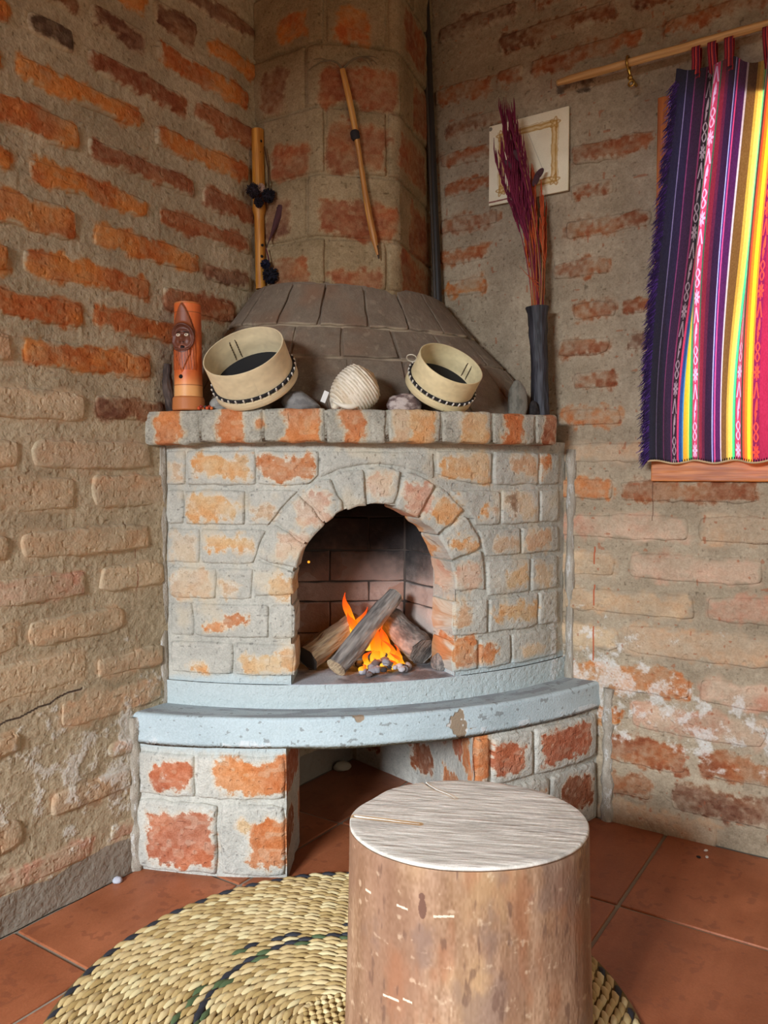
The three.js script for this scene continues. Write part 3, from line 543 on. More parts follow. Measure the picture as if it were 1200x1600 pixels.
  { // top of the hood round the chimney foot
    const s = new THREE.Shape(); for (let i = 0; i <= 24; i++) { const p = SH(i / 24 * 1.2, 1.525, 0.004); i ? s.lineTo(p[0], -p[2]) : s.moveTo(p[0], -p[2]); } s.lineTo(0, 0);
    part('hood_top', new THREE.ExtrudeGeometry(s, { depth: 0.012, bevelEnabled: false }).rotateX(-Math.PI / 2).translate(0, 1.515, 0), std(0x7c6e60, 0.95), hood);
  }

  // chimney: three faces of big bricks
  const chim = sub('chimney'), C = [[-0.342, 0.33], [-0.172, 0.485], [0.05, 0.485], [0.222, 0.21]], cl = [0]; for (let i = 0; i < 3; i++) cl.push(cl[i] + Math.hypot(C[i + 1][0] - C[i][0], C[i + 1][1] - C[i][1]));
  const raw = (s) => { let i = 0; while (i < 2 && s > cl[i + 1]) i++; const t = (s - cl[i]) / (cl[i + 1] - cl[i]); return [lerp(C[i][0], C[i + 1][0], t), lerp(C[i][1], C[i + 1][1], t)]; };
  const SC = surface((s, h) => { let x = 0, z = 0; for (let k = -2; k <= 2; k++) { const p = raw(s + k * 0.008); x += p[0] / 5; z += p[1] / 5; } return [x, h, z]; });
  const PC = patchesOf(`.1 .205 2.205 2.28 o
.275 .368 2.195 2.28 o
.5 .7 2.22 2.33 r
.03 .127 2.03 2.14 b
.24 .45 2.02 2.13 r
.6 .74 2.03 2.16 r
.075 .195 1.84 1.925 r
.256 .417 1.845 1.97 r
.47 .7 1.86 1.975 r
.05 .13 1.67 1.79 b
.235 .45 1.66 1.755 r
.55 .75 1.66 1.8 r
.06 .205 1.52 1.6 r
.27 .405 1.52 1.58 r
.48 .74 1.52 1.64 r
.05 .2 2.38 2.5 r
.25 .42 2.39 2.5 r`);
  const TC = bake(0.78, 1.3, 620, masonry([146, 126, 94], PC, { rag: 0.012, warp: 0.02, soft: 0.009, film: () => 0.5, halo: 0.35, haloTone: [170, 142, 104], grain: 26 }), 0, 1.48), mcn = bakedMat(TC, 0.004);
  part('mortar', sheet(SC, rect(0, cl[3], 1.5, CEIL), 44, 70, () => -0.002, TC), mcn, chim);
  const hr = [1.515, 1.657, 1.832, 2.014, 2.185, 2.36, 2.535, 2.74], jA = [0, 0.19, 0.475, 0.6, cl[3]], jB = [0, 0.25, 0.424, cl[3]];
  for (let i = 0; i + 1 < hr.length; i++) { const c = i % 2 ? jA : jB; for (let k = 0; k + 1 < c.length; k++) part('brick', block(SC, rect(c[k] + 0.003, c[k + 1] - 0.003, hr[i] + 0.003, hr[i + 1] - 0.003), TC, { proud: 0.005 + 0.002 * R0(), depth: 0.012, r: 0.009, rough: 0.004, wob: 0.002, seed: seed++ * 3, cell: 0.022, corner: 0.02 }), mcn, chim); }
}
// ------------------------------------------------------------------ the fire
const woodTex = (w, h, base, alt, k, fx, fy, ppm = 500) => bake(w, h, ppm, (x, y, o) => {
  const st = fbm(x * fx + k, y * fy, 4), f = vn(x * fx * 3, y * fy * 4 + k), b = fbm(x * 9 + k * 3, y * 9, 3), t = sst(0.3, 0.7, st * 0.7 + b * 0.3), g = (f - 0.5) * 26;
  for (let c = 0; c < 3; c++) o[c] = lerp(base[c], alt[c], t) + g; o[3] = 0.5 + (st - 0.5) * 0.9 + (f - 0.5) * 0.2;
});
const tx = (t, bs, rough, extra) => { const m = new THREE.MeshStandardMaterial({ map: t.map, bumpMap: t.bumpMap, bumpScale: bs, roughness: rough, ...extra }); return m; };
const V = (x, y, z) => new THREE.Vector3(x, y, z);
const barkTex = woodTex(0.3, 0.5, [150, 142, 134], [98, 92, 88], 3, 60, 10), splitTex = woodTex(0.3, 0.5, [206, 182, 146], [150, 124, 98], 8, 90, 6);
const bark = tx(barkTex, 0.006, 0.95), split = tx(splitTex, 0.005, 0.9), charEnd = std(0x3a322c, 0.95);
function logThing(label, a, b, r0, r1, mat, endMat, seed, squash = 1, facets = 14, wob = 0.5) {
  const A = V(...a), B = V(...b), L = A.distanceTo(B), o = thing('firewood_log', label, 'log', a), pts = [], rad = [];
  for (let i = 0; i <= 10; i++) { const t = i / 10; pts.push(V(0.006 * (fbm(seed + t * 3, 1) - 0.5), t * L, 0.006 * (fbm(seed + t * 3, 5) - 0.5))); rad.push(lerp(r0, r1, t) * (i === 0 || i === 10 ? 0.93 : 1)); }
  const g = tube(pts, rad, facets, false, wob, seed); g.scale(1, 1, squash);
  const e0 = new THREE.CircleGeometry(r0 * 0.95, facets).rotateX(Math.PI / 2).scale(1, 1, squash).translate(0, 0.0005, 0), e1 = new THREE.CircleGeometry(r1 * 0.95, facets).rotateX(-Math.PI / 2).scale(1, 1, squash).translate(0, L - 0.0005, 0);
  const q = new THREE.Quaternion().setFromUnitVectors(V(0, 1, 0), B.clone().sub(A).normalize());
  part('bark', g, mat, o).quaternion.copy(q); part('cut_end', e0, endMat, o).quaternion.copy(q); part('cut_end', e1, endMat, o).quaternion.copy(q); return o;
}
logThing('long round log leaning steeply across the fire, pale tip up', [-0.152, 0.487, 0.655], [0.043, 0.652, 0.505], 0.031, 0.026, bark, tx(splitTex, 0.003, 0.9), 4);
logThing('pale split log with splintered face lying at left of the fire', [-0.222, 0.5, 0.6], [-0.062, 0.572, 0.455], 0.04, 0.03, split, charEnd, 9, 0.8, 7, 0.6);
logThing('thick grey log sloping down to the right of the embers', [0.03, 0.575, 0.46], [0.1, 0.505, 0.595], 0.046, 0.05, bark, tx(barkTex, 0.003, 0.95), 15, 0.85, 8, 0.5);
logThing('short dark log end behind the crossing of the other logs', [-0.02, 0.5, 0.44], [0.062, 0.592, 0.46], 0.03, 0.026, tx(woodTex(0.2, 0.3, [120, 92, 64], [70, 52, 40], 21, 50, 10), 0.004, 0.95), charEnd, 21);
{ const o = thing('charred_wood', 'small charred chunk of wood beside the right jamb', 'wood chunk', [0.142, 0.462, 0.63]); part('chunk', lump(0.03, 0.026, 0.03, 5, 0.3), tx(barkTex, 0.006, 0.95), o); }
const embers = [std(0xb9b4b6, 0.95), std(0x8f8b90, 0.95), std(0x3a3434, 0.95), std(0x6a5c58, 0.95)];
{
  const proto = [0, 1, 2].map((k) => lump(0.0088, 0.0072, 0.0084, 30 + k * 4, 0.35, 0.7, 2)), r = rng(5);
  for (let i = 0; i < 60; i++) {
    const row = i / 60, x = lerp(-0.085, 0.055, r()), z = lerp(0.53, 0.675, r()), y = 0.462 + Math.max(0, 0.03 * (1 - Math.abs(x + 0.012) / 0.06)) * (0.4 + 0.6 * r());
    const m = new THREE.Mesh(proto[i % 3], embers[i < 16 ? i % 2 : i % 4]); m.name = numbered('charcoal_piece'); m.position.set(x, y, z); m.rotation.y = r() * 6; m.scale.setScalar(0.8 + 0.7 * r()); m.castShadow = m.receiveShadow = true;
    m.userData = { label: 'ash-grey charcoal piece in the ember heap under the logs', category: 'charcoal', group: 'charcoal pieces of the ember heap' }; scene.add(m);
  }
  // glowing bed and flames: hot at the root, orange at the tips
  const fl = thing('fire_flame', 'orange and yellow flames rising between the crossed logs', 'fire', [-0.02, 0.468, 0.57]);
  const gt = bake(0.1, 0.2, 640, (x, y, o) => { const t = clamp(y / 0.2 + 0.1 * (fbm(x * 60, y * 30, 2) - 0.5)); o[0] = 255; o[1] = lerp(196, 74, sst(0.1, 0.95, t)); o[2] = lerp(70, 8, sst(0, 0.6, t)); o[3] = 0.5; });
  const fm = new THREE.MeshStandardMaterial({ color: 0x1a0802, emissive: 0xffffff, emissiveMap: gt.map, emissiveIntensity: 1.25, roughness: 1, transparent: true, opacity: 0.82 });
  const flame = (x, y, z, h, w, lean, seed) => {
    const pts = [], rad = [], n = 16; for (let i = 0; i <= n; i++) { const t = i / n; pts.push(V(x + lean * t * t * h + 0.014 * Math.sin(t * 5 + seed) * t, y + t * h, z + 0.008 * Math.sin(t * 4 + seed * 2) * t)); rad.push(Math.max(0.0006, w * (t < 0.25 ? 0.65 + 1.4 * t : (1 - ((t - 0.25) / 0.75) ** 1.15)) * (1 + 0.25 * Math.sin(t * 9 + seed)))); }
    const g = tube(pts, rad, 9, true, 0.35, seed); g.scale(1, 1, 1); part('flame', g, fm, fl);
  };
  flame(-0.062, 0.06, -0.07, 0.135, 0.018, -0.12, 1); flame(-0.04, 0.05, -0.075, 0.1, 0.02, 0.1, 3); flame(-0.045, 0.04, -0.05, 0.1, 0.02, -0.25, 7); flame(-0.02, 0.03, -0.06, 0.11, 0.022, 0.12, 9);
  flame(0.012, 0.0, 0.005, 0.1, 0.017, -0.1, 2); flame(-0.012, 0.0, 0.02, 0.075, 0.014, 0.1, 4); flame(0.038, 0.0, 0.02, 0.075, 0.014, -0.35, 5); flame(0.05, 0.0, 0.045, 0.042, 0.011, -0.3, 6); flame(-0.04, 0.0, 0.03, 0.05, 0.011, 0.3, 8); flame(-0.06, -0.002, 0.07, 0.024, 0.008, 0.2, 11); flame(0.02, 0.0, -0.02, 0.1, 0.018, 0.05, 12); flame(-0.052, 0.045, -0.06, 0.09, 0.02, -0.05, 13); flame(0.03, 0.0, 0.0, 0.11, 0.018, -0.2, 14); flame(0.0, 0.0, 0.01, 0.12, 0.02, -0.12, 15); flame(0.058, 0.0, 0.03, 0.06, 0.012, -0.5, 16); flame(-0.03, 0.0, 0.05, 0.032, 0.009, 0.2, 17); flame(0.03, 0.0, 0.06, 0.03, 0.008, -0.2, 18);
  const pl = new THREE.PointLight(0xff8a30, 0.08, 0, 2); pl.position.set(-0.03, 0.56, 0.585); pl.castShadow = true; pl.shadow.radius = 2; pl.name = 'fire_light'; scene.add(pl);
  const sp = new THREE.Mesh(new THREE.IcosahedronGeometry(0.0045, 1), new THREE.MeshStandardMaterial({ color: 0x201000, emissive: 0xffa030, emissiveIntensity: 1.5 })); sp.name = numbered('flame_spark'); sp.position.set(-0.188, 0.735, 0.343); sp.userData = { label: 'tiny glowing spark against the sooty back wall of the firebox', category: 'spark' }; scene.add(sp);
}

// ------------------------------------------------------------------ on the mantel
const MT = 1.1575;
function sieve(label, rim, A, r, H, tint, seed, loop) {
  // A: axis from the mesh to the open rim; the hoop's lowest edge stands on the shelf
  const ax = V(...A).normalize(), o = thing('wooden_sieve', label, 'sieve', [rim[0] - ax.x * H, rim[1] - ax.y * H, rim[2] - ax.z * H], 'pair of wooden hoop sieves on the mantel'); o.quaternion.setFromUnitVectors(V(0, 1, 0), ax);
  const t = bake(0.65, 0.12, 700, (x, y, c) => { const g = fbm(x * 14 + seed, y * 130, 4), f = vn(x * 120, y * 500), b = fbm(x * 8, y * 20 + seed, 3); const k = (g - 0.5) * 46 + (f - 0.5) * 12 + (b - 0.5) * 22; c[0] = tint[0] + k; c[1] = tint[1] + k; c[2] = tint[2] + k * 0.9; c[3] = 0.5 + (g - 0.5) * 0.4; });
  const wood = tx(t, 0.001, 0.6), prof = (ri, ro, y0, y1) => { const g = new THREE.LatheGeometry([[ri, y0], [ro, y0], [ro, (y0 + y1) / 2], [ro, y1 - 0.0006], [ro - 0.0006, y1], [ri + 0.0006, y1], [ri, y1 - 0.0006], [ri, (y0 + y1) / 2], [ri, y0]].map((p) => new THREE.Vector2(...p)), 72); return g; };
  const fix = (g) => fixOut(g); 
  part('hoop', fix(prof(r - 0.003, r, 0.012, H)), wood, o); part('base_hoop', fix(prof(r + 0.0005, r + 0.0055, 0, 0.02)), wood, o);
  part('mesh', new THREE.CylinderGeometry(r - 0.003, r - 0.003, 0.0015, 48).translate(0, 0.024, 0), std(0x17191d, 0.9), o, 'dark fine mesh');
  // black and white lacing round the hoop
  const lc = []; const lw = [], n = 64; for (let i = 0; i < n; i++) { const q = i / n * Math.PI * 2, g = new THREE.CapsuleGeometry(0.0026, 0.006, 2, 5).rotateX(0.25).translate(0, 0.0262, r + (i % 2 ? 0.0045 : 0.006)).rotateY(q); (i % 2 ? lc : lw).push(g); }
  part('lacing', fixOut(new THREE.TorusGeometry(r + 0.002, 0.0042, 8, 72).rotateX(Math.PI / 2).translate(0, 0.0255, 0)), std(0x1d1a1c, 0.9), o, 'dark cord round the hoop');
  const s1 = part('lacing_stitch', merge(lw), std(0xd8d2c4, 0.9), o, 'white stitches'); const s2 = part('lacing_stitch', merge(lc), std(0x2a2628, 0.9), o); s1.userData.kind = s2.userData.kind = 'stuff';
  // overlapped seam sewn with cord
  const sq = seed === 1 ? 3.35 : 2.2; const st = []; for (let k = 0; k < 7; k++) for (const d of [-1, 1]) st.push(new THREE.CapsuleGeometry(0.0012, 0.009, 2, 5).rotateZ(0.2 * d).translate(d * 0.008, 0.034 + k * (H - 0.05) / 7, 0).translate(0, 0, r - 0.0042).rotateY(sq));
  const sm = part('seam_stitch', merge(st), std(0x5a4a34, 0.9), o); sm.userData.kind = 'stuff';
  if (loop) { const pts = []; for (let i = 0; i <= 20; i++) { const q = i / 20 * Math.PI * 2; pts.push(V(-r - 0.012 + 0.013 * Math.cos(q), 0.062 + 0.012 * Math.sin(q), 0.004 * Math.sin(q))); } const l = part('hanging_loop', tube(pts, 0.0016, 6, false), std(0xc9c2ae, 0.9), o); l.rotation.y = -0.15; }
  return o;
}
const camR = V(0.979, 0, 0.203), camB = V(-0.203, 0.048, 0.979), axis = (x, y, z) => { const v = camR.clone().multiplyScalar(x).add(V(0, y, 0)).addScaledVector(camB, z); return [v.x, v.y, v.z]; };
sieve('larger wooden hoop sieve at the left, tilted back on the mantel, dark mesh', [-0.39, 1.3, 0.735], axis(-0.24, 0.71, 0.66), 0.103, 0.1, [232, 214, 174], 1);
sieve('smaller wooden hoop sieve at the right with a cord loop on its rim', [0.139, 1.284, 0.735], axis(0.36, 0.72, 0.6), 0.088, 0.088, [228, 210, 164], 2, true);

{ // carved bamboo with a bearded hooded face
  const o = thing('carved_bamboo', 'upright orange bamboo tube carved with a hooded bearded face', 'carving', [-0.523, MT, 0.645]), H = 0.268, r = 0.034;
  // the carving, in (angle from the front x, height y) metres; front turned to the viewer
  const X = (x) => x, face = (x, y) => Math.hypot(x / 0.024, (y - 0.178) / 0.03);
  const relief = (x, y) => {
    let d = 0; const hood = Math.abs(x) < 0.032 * clamp((0.262 - y) / 0.07) ** 0.7 && y > 0.185, f = face(x, y);
    if (hood) d += 0.003; if (f < 1) d = -0.001 + 0.001 * f; d += 0.006 * Math.exp(-(((f - 1.12) / 0.12) ** 2)) * (y > 0.15 ? 1 : 0);
    d += 0.0105 * Math.exp(-((x / 0.006) ** 2) - (((y - 0.176) / 0.009) ** 2)) + 0.004 * Math.exp(-((x / 0.018) ** 2) - (((y - 0.194) / 0.004) ** 2));
    d += 0.0045 * Math.exp(-((x / 0.011) ** 2) - (((y - 0.161) / 0.0035) ** 2)) + 0.004 * Math.exp(-((x / 0.01) ** 2) - (((y - 0.151) / 0.003) ** 2)) - 0.005 * Math.exp(-((x / 0.007) ** 2) - (((y - 0.156) / 0.0028) ** 2));
    for (const sx of [-1, 1]) d -= 0.0025 * Math.exp(-(((x - sx * 0.011) / 0.006) ** 2) - (((y - 0.186) / 0.004) ** 2)), d += 0.003 * Math.exp(-(((x - sx * 0.016) / 0.006) ** 2) - (((y - 0.17) / 0.007) ** 2));
    const bw = 0.02 * clamp((y - 0.094) / 0.045); if (y < 0.152 && y > 0.094 && Math.abs(x) < bw) d += 0.003 + 0.0012 * Math.sin(x * 1500 + y * 60);
    if (Math.abs(x) > 0.024 && Math.abs(x) < 0.034 && y > 0.1 && y < 0.185) d += 0.002 * Math.abs(Math.sin(x * 900 + y * 80));
    return d;
  };
  const T = bake(0.214, 0.27, 1500, (x0, y, c) => {
    const x = x0 - 0.107, gr = fbm(x * 90, y * 9, 4), b = fbm(x * 20 + 4, y * 20, 3), g = (gr - 0.5) * 40 + (b - 0.5) * 50, top = sst(0.1, 0.05, y);
    c[0] = lerp(212, 222, top) + g; c[1] = lerp(104, 152, top) + g * 0.8; c[2] = lerp(46, 92, top) + g * 0.6; c[3] = 0.5 + (gr - 0.5) * 0.3;
    const hood = Math.abs(x) < 0.034 * clamp((0.266 - y) / 0.07) ** 0.7 && y > 0.185, f = face(x, y), side = Math.abs(x) < 0.034 && y > 0.1 && y <= 0.19;
    if (hood) mixTo(c, [112, 62, 38], 0.75); if (f < 1.2 && f > 1) mixTo(c, [84, 44, 32], 0.85); if (f < 1) { mixTo(c, [92, 52, 38], 0.85); const mo = Math.hypot(x / 0.0105, (y - 0.1558) / 0.0056); if (mo < 1) mixTo(c, mo < 0.6 ? [22, 12, 10] : [158, 100, 80], 0.9); const br = Math.abs(y - 0.1935 + 0.15 * Math.abs(x)); if (br < 0.0016 && Math.abs(x) > 0.003 && Math.abs(x) < 0.018) mixTo(c, [40, 20, 14], 0.8); for (const s of [-1, 1]) if (Math.hypot((x - s * 0.0042) / 0.002, (y - 0.1675) / 0.0013) < 1) mixTo(c, [24, 12, 10], 0.9); }
    if (side && f > 1.2) { const e = Math.sin(x * 900 + y * 80); mixTo(c, [120, 58, 34], 0.25 + 0.4 * (e < -0.5 ? 1 : 0)); }
    if (Math.abs(x) < 0.02 * clamp((y - 0.094) / 0.045) && y < 0.152 && y > 0.094 && Math.sin(x * 1500 + y * 60) < -0.4) mixTo(c, [90, 44, 26], 0.7);
    if (y < 0.062) mixTo(c, [228, 172, 106], 0.6); if (Math.abs(y - 0.063) < 0.0012 || Math.abs(y - 0.243) < 0.001) mixTo(c, [120, 60, 30], 0.6);
  });
  const pos = [], uv = [], idx = [], nx = 120, ny = 130;
  for (let j = 0; j <= ny; j++) for (let i = 0; i <= nx; i++) { const y = j / ny * H, x = (i / nx - 0.5) * 2 * Math.PI * r, q = x / r, rr = (r + relief(x, y) - (y > H - 0.003 ? 0.0015 : 0)) * (1 + 0.03 * Math.cos(y * 11)); pos.push(Math.sin(q) * rr, y, Math.cos(q) * rr); uv.push(i / nx, y / 0.27); }
  for (let j = 0; j < ny; j++) for (let i = 0; i < nx; i++) { const a = j * (nx + 1) + i; idx.push(a, a + 1, a + nx + 2, a, a + nx + 2, a + nx + 1); }
  const wood = tx(T, 0.001, 0.5), tubeMesh = part('bamboo_tube', meshOf(pos, uv, idx), wood, o);
  const rimG = fixOut(new THREE.LatheGeometry([[r - 0.006, H - 0.05], [r - 0.0015, H - 0.001], [r - 0.0055, H]].map((p) => new THREE.Vector2(...p)).concat([new THREE.Vector2(r - 0.006, H - 0.05)]), 40)); part('rim', rimG, std(0xb5743c, 0.6), o); part('inner_floor', new THREE.CylinderGeometry(r - 0.005, r - 0.005, 0.004, 32).translate(0, H - 0.048, 0), std(0x3a2414, 0.9), o);
  part('base_ring', fixOut(new THREE.LatheGeometry([[0.02, 0], [0.0395, 0], [0.0405, 0.004], [0.0395, 0.03], [0.037, 0.035], [0.02, 0.035], [0.02, 0]].map((p) => new THREE.Vector2(...p)), 40)), std(0xb8703c, 0.6), o, 'plain lighter base ring');
  for (const s of [-1, 1]) { const e = part('eye', new THREE.SphereGeometry(0.0048, 14, 10).scale(1.25, 0.8, 0.6), std(0xd8c8b0, 0.4), o, 'whitish eye'); e.position.set(Math.sin(s * 0.32) * r, 0.1855, Math.cos(s * 0.32) * r - 0.0005); const p = part('pupil', new THREE.SphereGeometry(0.0018, 8, 6), std(0x201410, 0.4), e); p.position.set(0, 0, 0.0022); }
  const hole = part('finger_hole', new THREE.CylinderGeometry(0.0052, 0.0052, 0.004, 20).rotateX(Math.PI / 2), std(0x120c0a, 1), o, 'round dark hole'); hole.position.set(-0.004, 0.083, r - 0.0008);
  o.rotation.y = -0.4;
}
{ const o = thing('driftwood_stick', 'short dark weathered stick standing by the left wall', 'stick', [-0.574, MT, 0.634]); const pts = [], rad = []; for (let i = 0; i <= 14; i++) { const t = i / 14; pts.push(V(0.018 * (1 - t) * 0.6 - 0.006 * Math.sin(t * 3), t * 0.118, 0)); rad.push(0.013 - 0.005 * t + 0.003 * vn(i * 0.9, 3)); } part('stick', tube(pts, rad, 10, true, 0.7, 40), tx(woodTex(0.1, 0.2, [84, 72, 66], [44, 36, 34], 44, 90, 12, 700), 0.004, 0.9), o); }
{ const o = thing('bead_cluster', 'small red and orange beads at the foot of the carved bamboo', 'beads', [-0.485, MT, 0.69]); const cols = [0xc24a1c, 0x8a2a1a, 0xd86a24, 0x3a2a2a]; for (let i = 0; i < 7; i++) part('bead', new THREE.SphereGeometry(0.0045, 10, 8), std(cols[i % 4], 0.5), o).position.set(-0.012 + i * 0.005, 0.0044 + (i % 2) * 0.0035, 0.004 * Math.sin(i * 2)); }
const stone = (name, label, at, g, tone, tone2, k, cat = 'stone') => { const o = thing(name, label, cat, at); const t = bake(0.2, 0.2, 900, (x, y, c) => { const f = vn(x * 700 + k, y * 700), b = fbm(x * 30 + k, y * 30, 4), q = sst(0.35, 0.65, b); for (let i = 0; i < 3; i++) c[i] = lerp(tone[i], tone2[i], q) + (f - 0.5) * 26; c[3] = b * 0.7 + f * 0.3; }); part('stone', g, tx(t, 0.003, 0.85), o); return o; };
stone('grey_stone', 'pale grey rounded stone half hidden behind the larger sieve', [-0.44, MT, 0.655], lump(0.03, 0.022, 0.026, 3, 0.2, 0.7), [168, 166, 158], [140, 138, 130], 2);
stone('pumice_stone', 'flat grey wedge-shaped stone between larger sieve and white shell', [-0.245, MT, 0.705], (() => { const g = lump(0.05, 0.03, 0.035, 7, 0.2, 0.7), p = g.attributes.position; for (let i = 0; i < p.count; i++) { const x = p.getX(i); if (x > 0) p.setY(i, p.getY(i) * (1 - x / 0.05 * 0.62)); } g.computeVertexNormals(); return g; })(), [142, 140, 136], [116, 114, 112], 8);
stone('dark_shell_rock', 'dark purplish brown rock with whitish crust right of the shell', [0.022, MT, 0.705], lump(0.045, 0.031, 0.03, 12, 0.28, 0.7), [112, 92, 88], [196, 180, 172], 13);
stone('slab_stone', 'upright greenish grey slab stone leaning by the bark tube', [0.368, MT, 0.61], (() => { const g = lump(0.029, 0.058, 0.018, 17, 0.16, 0.75); return g; })(), [126, 122, 110], [100, 98, 88], 19);
stone('dark_pebble', 'small black stone wedged between slab stone and bark tube', [0.42, MT, 0.6], lump(0.014, 0.028, 0.014, 27, 0.25, 0.7), [52, 48, 46], [36, 32, 32], 29);
stone('white_chip', 'small white chip lying on top of the brick hood', [0.158, 1.5315, 0.368], lump(0.014, 0.005, 0.008, 33, 0.2, 0.6, 2), [214, 206, 190], [196, 186, 168], 35, 'chip');
{ // ribbed shell
  const o = thing('sea_shell', 'big round white seashell with raised spiral ribs', 'shell', [-0.118, MT + 0.052, 0.715]);
  const pos = [], uv = [], idx = [], n = 150, m = 72, L = 0.132;
  for (let i = 0; i <= n; i++) {
    const t = i / n, y = (t - 0.48) * L, env = t < 0.62 ? Math.sin(Math.PI * 0.5 * Math.min(1, (t / 0.62)) ** 0.62) : Math.cos(Math.PI * 0.5 * ((t - 0.62) / 0.38) ** 1.6), rib = 0.0024 * (0.5 + 0.5 * Math.cos(t * Math.PI * 2 * 17)) ** 1.5, r = 0.0568 * Math.max(0.02, env);
    for (let k = 0; k <= m; k++) { const q = k / m * Math.PI * 2, sp = 1 + 0.1 * Math.cos(q - 0.8) + 0.012 * vn(Math.cos(q) * 6 + 9, t * 30), knob = t > 0.8 ? 0.003 * (0.5 + 0.5 * Math.sin(q * 12 + t * 20)) : 0; const rr = r * sp + (rib + knob) * Math.min(1, env * 2.4); pos.push(Math.cos(q) * rr, y + 0.004 * Math.sin(q), Math.sin(q) * rr); uv.push(k / m, t); }
  }
  for (let i = 0; i < n; i++) for (let k = 0; k < m; k++) { const a = i * (m + 1) + k; idx.push(a, a + m + 1, a + m + 2, a, a + m + 2, a + 1); }
  const T = bake(0.3, 0.3, 700, (x, y, c) => { const t = y / 0.3, groove = 0.5 + 0.5 * Math.cos(t * Math.PI * 2 * 17), f = vn(x * 500, y * 500), b = fbm(x * 14, y * 30, 3), k = sst(0.75, 0.95, t) * 0.6 + sst(0.55, 0.75, b) * 0.3; c[0] = 228 + (f - 0.5) * 16; c[1] = 218 + (f - 0.5) * 16; c[2] = 198 + (f - 0.5) * 16; mixTo(c, [176, 142, 96], k * 0.8); if (groove < 0.3 && fbm(x * 60, y * 60, 2) > 0.45) mixTo(c, [168, 150, 120], 0.5); c[3] = 0.5 + (b - 0.5) * 0.3; });
  const sh = part('whorl', fixOut(meshOf(pos, uv, idx)), tx(T, 0.0015, 0.6), o); const ax = V(...axis(0.72, 0.62, -0.1)).normalize(); sh.quaternion.setFromUnitVectors(V(0, 1, 0), ax);
  const lipP = []; for (let i = 0; i <= 16; i++) { const q = i / 16; lipP.push(V(-0.05 + 0.075 * q, -0.03 - 0.014 * Math.sin(q * Math.PI), 0.024 + 0.018 * Math.sin(q * Math.PI))); } part('aperture_lip', tube(lipP, lipP.map((_, i) => 0.003 + 0.004 * Math.sin(i / 16 * Math.PI)), 8), std(0xe2d8c4, 0.5), o); part('siphon', fixOut(tube([V(-0.03, -0.028, 0.012), V(-0.043, -0.04, 0.016), V(-0.05, -0.048, 0.018)], [0.016, 0.011, 0.006], 12)), std(0xdccfb6, 0.6), o);
  const tag = thing('price_tag', 'small white card tag leaning on the left of the shell', 'tag', [-0.187, MT + 0.0305, 0.715]); const tm = part('card', box(0.013, 0.03, 0.0018, 0, 0, 0, 0.0006), std(0xe8e6e2, 0.8), tag); tm.rotation.set(0, 0.1, -0.38); tag.position.y = MT + 0.036; part('string', tube([V(0.006, -0.013, 0), V(0.008, -0.028, 0.002), V(0.018, -0.036, 0.002)], 0.0007, 5), std(0x2a2a2a, 0.9), tag);
}
